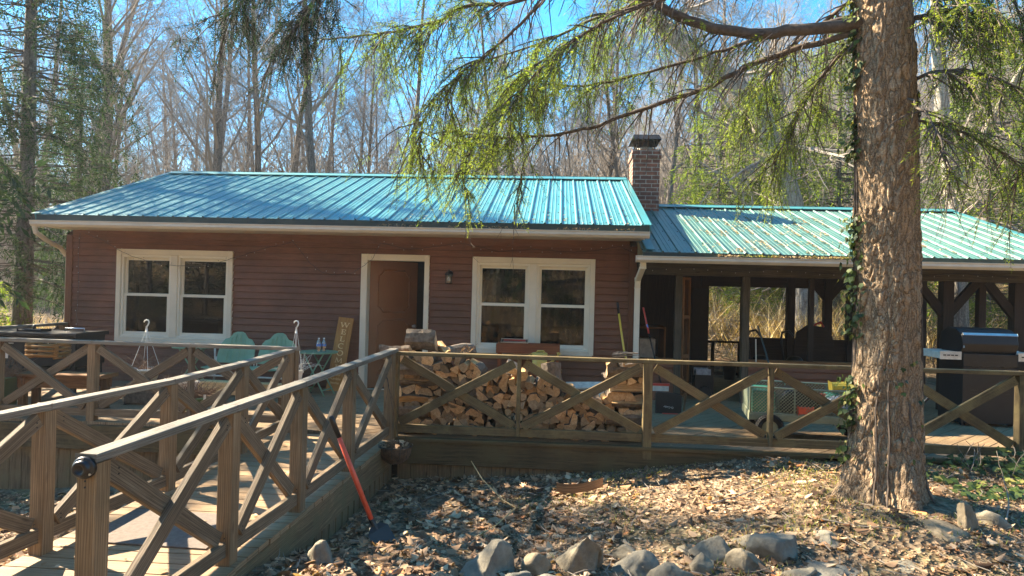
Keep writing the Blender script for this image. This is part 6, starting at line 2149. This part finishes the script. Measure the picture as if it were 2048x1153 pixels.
for a0, dz_ in ((170, 4.2), (177, 3.0), (164, 4.0), (236, 1.2), (250, 1.0), (336, 3.2), (285, .8)):
    pts = []
    z = -.1
    a = R(a0)
    while z < dz_:
        cx = interp(z, [(t[2], t[0]) for t in TR]); rr1 = interp(z, [(t[2], t[3]) for t in TR])
        q = rr1 + .012 + max(0, .1 - z) * .4
        pts.append((cx + q * math.cos(a), 5.56 + q * math.sin(a), z))
        a += rnd.uniform(-.03, .03); z += .08
    st_.tube(pts, [.008] * len(pts), 5, caps=False)
st_.build('stems', 'limb', iv)
# ivy ground cover on the right
L_ = []
for k in range(1700):
    x = rnd.uniform(3.3, 6.5); y = rnd.uniform(5.6, 6.95)
    if noise.noise(Vector((x * 1.5, y * 1.5, 8))) + .35 * sm(3, 4.6, x) < .02 + (6.4 - y) * .3: continue
    hgt = .04 + .16 * rnd.random() * sm(3.6, 4.3, x)
    ivy_leaf(Vector((x, y, gz(x, y) + hgt)), Vector((rnd.uniform(-.7, .7), rnd.uniform(-1, .2), 1)), rv(rnd), rnd.uniform(.035, .07), L_)
o = leaves_mesh(L_, 'ivy_ground_cover', 'ivy', None, 'stuff'); o['label'] = 'ivy ground cover by the deck edge right of the spruce'
mb = MB()
for k in range(40):
    x = rnd.uniform(3.9, 5.2); y = rnd.uniform(6.2, 6.85)
    p = Vector((x, y, gz(x, y))); d_ = Vector((rnd.uniform(-.6, .6), rnd.uniform(-.4, .2), 1)).normalized()
    q = [p]
    for i in range(5):
        d_ = (d_ + rv(rnd, .3)).normalized(); q.append(q[-1] + d_ * .06)
    mb.tube(q, .003, 3, caps=False)
mb.build('vine_stems', 'twig', o)

# ---- leaf litter -------------------------------------------------------
LEAFP = [[(0, -.62), (.07, -.36), (.34, -.38), (.12, -.1), (.46, .08), (.13, .16), (.3, .5), (0, .62), (-.26, .46), (-.13, .16), (-.46, .04), (-.12, -.1), (-.36, -.32), (-.07, -.36)],
         [(0, -.55), (.14, -.45), (.26, -.25), (.32, -.05), (.3, .15), (.24, .3), (.12, .48), (0, .62), (-.12, .48), (-.24, .3), (-.3, .15), (-.32, -.05), (-.26, -.25), (-.14, -.45)]]
def litter(n, xr, yr, smin, smax, name, label, dens=None, seed=3, lift=.02):
    r_ = np.random.default_rng(seed)
    X = r_.uniform(*xr, n); Y = r_.uniform(*yr, n)
    keep = np.ones(n, bool)
    if dens is not None: keep = np.array([dens(a, b) > c for a, b, c in zip(X, Y, r_.random(n))])
    X, Y = X[keep], Y[keep]; n = len(X)
    Z = np.array([gz(a, b) for a, b in zip(X, Y)]) + r_.uniform(.002, lift, n)
    S = smin + (smax - smin) * r_.random(n) ** 2.2
    yaw_ = r_.uniform(0, 6.28, n); tilt = r_.normal(0, .3, n); tl2 = r_.normal(0, .3, n)
    T = np.array(LEAFP, np.float32)[r_.integers(0, 2, n)]              # n,14,2
    u, v = T[:, :, 0] * S[:, None], T[:, :, 1] * S[:, None]
    curl = r_.uniform(-2.5, 4.5, n)[:, None] / S[:, None]
    w_ = curl * u * u * .5 + r_.uniform(-2, 3, n)[:, None] / S[:, None] * v * v * .4
    cy_, sy_ = np.cos(yaw_)[:, None], np.sin(yaw_)[:, None]
    ct_, st2 = np.cos(tilt)[:, None], np.sin(tilt)[:, None]
    c2, s2 = np.cos(tl2)[:, None], np.sin(tl2)[:, None]
    v1, w1 = v * ct_ - w_ * st2, v * st2 + w_ * ct_
    u1, w1 = u * c2 - w1 * s2, u * s2 + w1 * c2
    x = X[:, None] + u1 * cy_ - v1 * sy_; y = Y[:, None] + u1 * sy_ + v1 * cy_
    V = np.stack([x, y, Z[:, None] + np.maximum(w1, -.008)], -1)
    # as two halves folded at the midrib
    m = 14
    base = np.arange(n)[:, None] * m
    A_ = base + np.array([0, 1, 2, 3, 4, 5, 6, 7]); B_ = base + np.array([7, 8, 9, 10, 11, 12, 13, 0])
    F = np.concatenate([A_, B_], 0)
    c = r_.random(n)
    uv = np.zeros((2 * n, 8, 2), np.float32); uv[:n, :, 0] = c[:, None]; uv[n:, :, 0] = c[:, None]
    o = arrmesh(name, V.reshape(-1, 3), F, uv, 'leaf', None, 'stuff'); o['label'] = label
    return o
def off_ramp(x, y):
    if 6.96 < y and x < 2.3: return 0
    if y > 6.9 and x >= 2.3: return 0
    if LA(y) - .1 < x < RA(y) + .08 and 1.6 < y < 7.1: return 0
    if (x - 2.68) ** 2 + (y - 5.56) ** 2 < .2: return 0
    return 1
litter(60000, (-7.5, 6.5), (2.2, 7.0), .018, .095, 'leaf_litter', 'dead brown leaves covering the ground', lambda x, y: off_ramp(x, y) * (1.0 - .72 * sm(-.6, .8, x)) * (.75 + .6 * noise.noise(Vector((x * 1.6, y * 1.6, 4)))))
litter(42000, (-.5, 6.5), (3.4, 7.0), .01, .028, 'leaf_crumbs', 'small leaf fragments on the sunlit ground', lambda x, y: off_ramp(x, y), seed=5, lift=.015)
litter(9000, (-40, 40), (-22, -3.5), .08, .22, 'leaf_litter', 'dead leaves on the bank across the drive', None, seed=6, lift=.05)
litter(9000, (-16, 22), (14, 34), .08, .2, 'leaf_litter', 'dead leaves on the woodland floor behind the cabin', None, seed=7, lift=.05)
# leaves blown on deck and ramp
r4 = random.Random(9)
L_ = []
for k in range(120):
    x, y, z = r4.choice([(r4.uniform(-2.8, 3.5), r4.uniform(7.05, 8.6), .008), (r4.uniform(-2.9, -1.9), r4.uniform(3, 7), None)])
    if z is None: z = rz_(y) + .008; x -= .05 * (7 - y)
    s_ = r4.uniform(.02, .05); a = r4.uniform(0, 6.28)
    P = []
    for (u_, v_) in LEAFP[k % 2][::2] + LEAFP[k % 2][13:]:
        P.append(Vector((x + (u_ * math.cos(a) - v_ * math.sin(a)) * s_, y + (u_ * math.sin(a) + v_ * math.cos(a)) * s_, z + abs(u_) * s_ * .5)))
    L_.append((P, r4.random()))
o = leaves_mesh(L_, 'scattered_leaves', 'leaf', None, 'stuff'); o['label'] = 'few small dead leaves blown onto the deck boards'

def grass(n, xr, yr, h, name, mat, label, dens, seed, wd=.004, bend=.5):
    r_ = random.Random(seed); D = Diam()
    for k in range(n):
        x, y = r_.uniform(*xr), r_.uniform(*yr)
        if dens(x, y) < r_.random(): continue
        p = Vector((x, y, gz(x, y)))
        hh = h * r_.uniform(.4, 1.2)
        tip = p + Vector((r_.uniform(-bend, bend) * hh, r_.uniform(-bend, bend) * hh, hh))
        a = r_.uniform(0, 3.14)
        D.add(p, tip, Vector((math.cos(a), math.sin(a), 0)) * wd, r_.random())
    o = D.build(name, mat, None, 'stuff'); o['label'] = label
grass(16000, (-.6, 6.5), (3.6, 6.9), .045, 'grass', 'grass', 'sparse short winter grass among the leaves', lambda x, y: off_ramp(x, y) * max(0, min(1, .1 + 2.2 * noise.noise(Vector((x * 1.1, y * 1.1, 2))))) * sm(-.6, .8, x), 21, .0035, .9)
def brushd(x, y): return 1 if y > 14.3 + .5 * noise.noise(Vector((x, y, 0))) or x < -9.2 else 0
grass(26000, (-4, 20), (15.2, 27), 1.1, 'dry_brush', 'brush', 'dense dry tan brush and reeds on the slope behind the porch', lambda x, y: 1.0 * max(.2, min(1, .7 + noise.noise(Vector((x * .4, y * .4, 2))))), 22, .011, .9)
grass(9000, (-24, -8.6), (8, 22), .9, 'dry_brush', 'brush', 'dry brush and brambles at the left beyond the deck', lambda x, y: .9, 23, .01, .9)
grass(14000, (-26, 26), (-18, -5), .45, 'dry_brush', 'brush', 'dry weeds on the bank across the drive', lambda x, y: .8, 24, .01, .9)
# tangled brambles as arching stems
def brambles(n, xr, yr, Lr, seed, label):
    r_ = random.Random(seed); mb = MB()
    for k in range(n):
        x, y = r_.uniform(*xr), r_.uniform(*yr)
        p = Vector((x, y, gz(x, y))); a = r_.uniform(0, 6.28)
        d_ = Vector((math.cos(a) * .6, math.sin(a) * .6, 1)).normalized()
        q = [p]
        L_ = r_.uniform(*Lr)
        for i in range(7):
            d_ = (d_ + Vector((math.cos(a), math.sin(a), -1.1)) * .14 + rv(r_, .16)).normalized()
            q.append(q[-1] + d_ * L_ / 7)
            if r_.random() < .5: mb.tube([q[-1], q[-1] + (d_ + rv(r_, .9)).normalized() * L_ * .14], [.004, .002], 3, caps=False)
        mb.tube(q, [.008, .007, .007, .006, .005, .004, .003, .002], 3, caps=False)
    o = mb.build('brambles', 'twig', None, kind='stuff'); o['label'] = label
brambles(1500, (-3, 20), (15, 26), (1.2, 3.2), 25, 'tangled arching brambles behind the porch')
brambles(700, (-26, -8.8), (9, 26), (1.2, 3.4), 26, 'tangled arching brambles at the left of the cabin')

# understory thicket far behind, reads as one grey-violet mass
mbt = MB(); rt_ = random.Random(77)
for k in range(5200):
    y = rt_.uniform(29, 95); x = rt_.uniform(-1, 1) * y * .95
    g_ = gz(x, y); h_ = rt_.uniform(3, 10)
    p = Vector((x, y, g_)); lean_ = Vector((rt_.uniform(-.15, .15), rt_.uniform(-.15, .15), 1))
    mbt.tube([p, p + lean_ * h_ * .5, p + lean_ * h_ + rv(rt_, .5)], [.05, .035, .01], 3, caps=False)
    for i in range(14):
        q = p + lean_ * h_ * rt_.uniform(.15, .95)
        d_ = Vector((rt_.uniform(-1, 1), rt_.uniform(-1, 1), rt_.uniform(.2, 1.3))).normalized()
        e = q + d_ * rt_.uniform(.6, 1.8)
        mbt.tube([q, e], [.018, .006], 3, caps=False)
        for s__ in range(3):
            w0_ = q.lerp(e, rt_.uniform(.3, 1)); mbt.tube([w0_, w0_ + (d_ + rv(rt_, .8)).normalized() * .7], [.009, .004], 3, caps=False)
o = mbt.build('thicket', 'twig', None, kind='stuff'); o['label'] = 'far understory thicket of thin bare stems on the hillside'

# trees across the drive, mirrored in the window panes
for k in range(22):
    c = copy_tree(small[k % 3] if k % 2 else protos[3])
    x, y = ([(-9, -9), (-5.5, -12), (-2.5, -8.5), (.8, -11), (3.5, -9), (6.5, -13), (-13, -14), (10, -10), (1.8, -16)] + [(r3.uniform(-16, 12), r3.uniform(-18, -7)) for _ in range(13)])[k]
    c.location = (x, y, gz(x, y)); c.scale = (1.3, 1.3, .8)
    c['label'] = 'bare tree on the leafy bank across the drive, behind the viewer'; c['group'] = 'bare trees across the drive'

# ---- debris on the roofs -----------------------------------------------
def roof_debris(n, x0, x1, e, r, name, seed, label, along=True):
    r_ = random.Random(seed); D = Diam()
    e = Vector((0, *e)); r = Vector((0, *r)); d_ = r - e
    nrm = Vector((0, -d_.z, d_.y)).normalized(); dn_ = d_.normalized()
    for k in range(n):
        rib = int(r_.uniform(x0, x1) / .2286) * .2286
        x = rib + r_.gauss(.085, .02) if r_.random() < .8 else r_.uniform(x0, x1)
        t = r_.uniform(.02, .75)
        if noise.noise(Vector((x * 2.2, t * 9, seed))) < -.02: continue
        p = e + d_ * t + Vector((x, 0, 0)) + nrm * r_.uniform(.004, .016)
        q = (dn_ * r_.uniform(-1, 1) + Vector((r_.uniform(-1, 1), 0, 0))).normalized() * r_.uniform(.012, .035)
        D.add(p - q, p + q, q.cross(nrm).normalized() * .005 + nrm * .003, r_.random())
    o = D.build(name, 'debris', None, 'stuff'); o['label'] = label
roof_debris(9000, 2.2, 5.6, PE, PR, 'roof_debris', 1, 'fallen needles and leaf bits lying along the porch roof ribs')
roof_debris(900, -2.5, 1.2, RE, (11, 3.0), 'roof_debris', 2, 'few fallen needles near the eave of the main roof')
def gutter_debris(x0, x1, y, z, n, seed):
    r_ = random.Random(seed); D = Diam()
    for k in range(n):
        x = r_.uniform(x0, x1)
        if noise.noise(Vector((x * 2.0, seed, 0))) < -.1: continue
        p = Vector((x, y + r_.uniform(-.01, .08), z + r_.uniform(-.01, .02)))
        q = rv(r_).normalized() * r_.uniform(.01, .035); q.z = abs(q.z) * .8
        D.add(p, p + q, rv(r_).normalized() * .007, r_.random())
    o = D.build('gutter_litter', 'debris' if seed % 2 else 'grass', None, 'stuff'); o['label'] = 'leaf scraps and moss lying in the gutter edge'
gutter_debris(2.2, 4.6, 9.5, 2.115, 1600, 3)
gutter_debris(2.5, 4.2, 9.5, 2.12, 500, 4)
gutter_debris(-2.6, 1.2, 9.53, 2.45, 900, 5)
# single bare twig standing in the leaves
mb = MB()
mb.tube([(-.75, 6.2, -.02), (-.62, 6.0, -.13), (-.42, 5.8, -.24), (-.3, 5.7, -.27)], [.004, .005, .006, .006], 5)
mb.tube([(-.3, 5.7, -.27), (-.45, 5.4, -.33), (-.6, 5.1, -.33)], [.006, .005, .004], 5)
tag(mb.build('fallen_twig', 'newwood'), 'pale bent twig sticking up from the shaded leaves before the skirt boards', 'twig')
for i, (x, y, a, L_) in enumerate(((3.2, 5.0, .9, .5), (1.9, 4.9, -.4, .45), (1.3, 5.6, .2, .7), (3.9, 5.6, -.9, .6))):
    mb = MB(); q = [Vector((x, y, gz(x, y) + .03))]
    d_ = Vector((math.cos(a), math.sin(a), .12 if i else .6))
    for k in range(6): d_ = (d_ + rv(rnd, .15)).normalized(); q.append(q[-1] + d_ * L_ / 6)
    mb.tube(q, [.007, .006, .005, .005, .004, .003, .002], 5)
    tag(mb.build('fallen_twig', 'twig'), ['thin twig rising from the leaves right of the trunk', 'crooked twig lying left of the trunk foot', 'long thin twig lying on the sunlit leaves', 'twig slanting beside the trunk in its shadow'][i], 'twig')

# ---- air -------------------------------------------------------------
hz = newmat('haze')
hm, hn, hl, hb = hz
hn.remove(hb)
pv = hn.new('ShaderNodeVolumePrincipled')
pv.inputs['Density'].default_value = 0.0008
pv.inputs['Color'].default_value = (0.9, 0.93, 1.0, 1)
pv.inputs['Anisotropy'].default_value = 0.35
hl.new(pv.outputs[0], hn['Material Output'].inputs['Volume'])
MAT['haze'] = hm
mb = MB(); mb.box(-170, 170, -75, 225, -6, 34)
o = mb.build('haze', 'haze', None, kind='stuff'); o['label'] = 'pale blue winter haze in the air'

conifer('hemlock', 'unseen dark hemlock added on the bank behind the viewer to darken the window reflections, left', (-4.5, -9.5), 7, .13, 2.0, 71, zmin=.1, step=.14, sh=.26, wd=.03, per=5, dz=.4)  # added out of view so the panes mirror a darker bank
conifer('hemlock', 'unseen dark hemlock added on the bank behind the viewer to darken the window reflections, right', (2.6, -13), 8, .13, 2.0, 72, zmin=.1, step=.14, sh=.26, wd=.03, per=5, dz=.4)  # second unseen hemlock, added to darken the mirrored bank

# small sticks and twigs among the leaves
r5 = random.Random(55); mb = MB()
for k in range(900):
    x, y = r5.uniform(-4, 6.3), r5.uniform(3.3, 6.9)
    if not off_ramp(x, y): continue
    p = Vector((x, y, gz(x, y) + r5.uniform(.01, .03))); a = r5.uniform(0, 6.28); L = r5.uniform(.04, .22)
    q = p + Vector((math.cos(a) * L, math.sin(a) * L, r5.uniform(-.01, .04)))
    mb.tube([p, p.lerp(q, .5) + rv(r5, L * .08), q], [.0035, .003, .0015], 4, caps=False)
o = mb.build('small_sticks', 'twig', None, kind='stuff'); o['label'] = 'little broken sticks lying among the leaves'
# thin wood smoke by the chimney
sm_, sn, sl_, sb = newmat('smoke')
sn.remove(sb)
pv = sn.new('ShaderNodeVolumePrincipled')
pv.inputs['Density'].default_value = 0.12
pv.inputs['Color'].default_value = (0.9, 0.93, 1.0, 1)
sl_.new(pv.outputs[0], sn['Material Output'].inputs['Volume'])
MAT['smoke'] = sm_
mb = MB()
mb.lathe([(0, -1), (.4, -.92), (.71, -.71), (.92, -.4), (1, 0), (.92, .4), (.71, .71), (.4, .92), (0, 1)], n=24)
mb.v = [Vector((1.75 + v.x * .55 + v.z * .3, 12.9 + v.y * .5, 5.0 + v.z * .75)) for v in mb.v]
o = mb.build('smoke', 'smoke', None, kind='stuff', smooth=True); o['label'] = 'faint bluish wood smoke drifting from the chimney'

conifer('hemlock', 'unseen dark hemlock added on the bank behind the viewer to darken the window reflections, in the middle', (-1.0, -7.5), 5.5, .13, 1.6, 73, zmin=.05, step=.14, sh=.26, wd=.03, per=6, dz=.35)  # added close behind the camera as a dark mass for the pane reflections
conifer('hemlock', 'unseen dark hemlock added on the bank behind the viewer to darken the window reflections, at far left', (-8.5, -8.5), 6, .13, 1.8, 74, zmin=.05, step=.14, sh=.26, wd=.03, per=6, dz=.35)  # likewise added unseen, a dark mass for the panes to reflect

for k, (x, y, lab) in enumerate(((-15, -7.5, 'nearest to the drive'), (-18.5, -9, 'with the widest crown'), (-22, -8, 'farthest along the bank'))):  # unseen hemlocks added to shade the bank that the left window mirrors
    conifer('hemlock', 'unseen dark hemlock added far left behind the viewer to darken the left window, ' + lab, (x, y), 6.5, .13, 2.1, 80 + k, zmin=.05, step=.15, sh=.28, wd=.035, per=6, dz=.38)
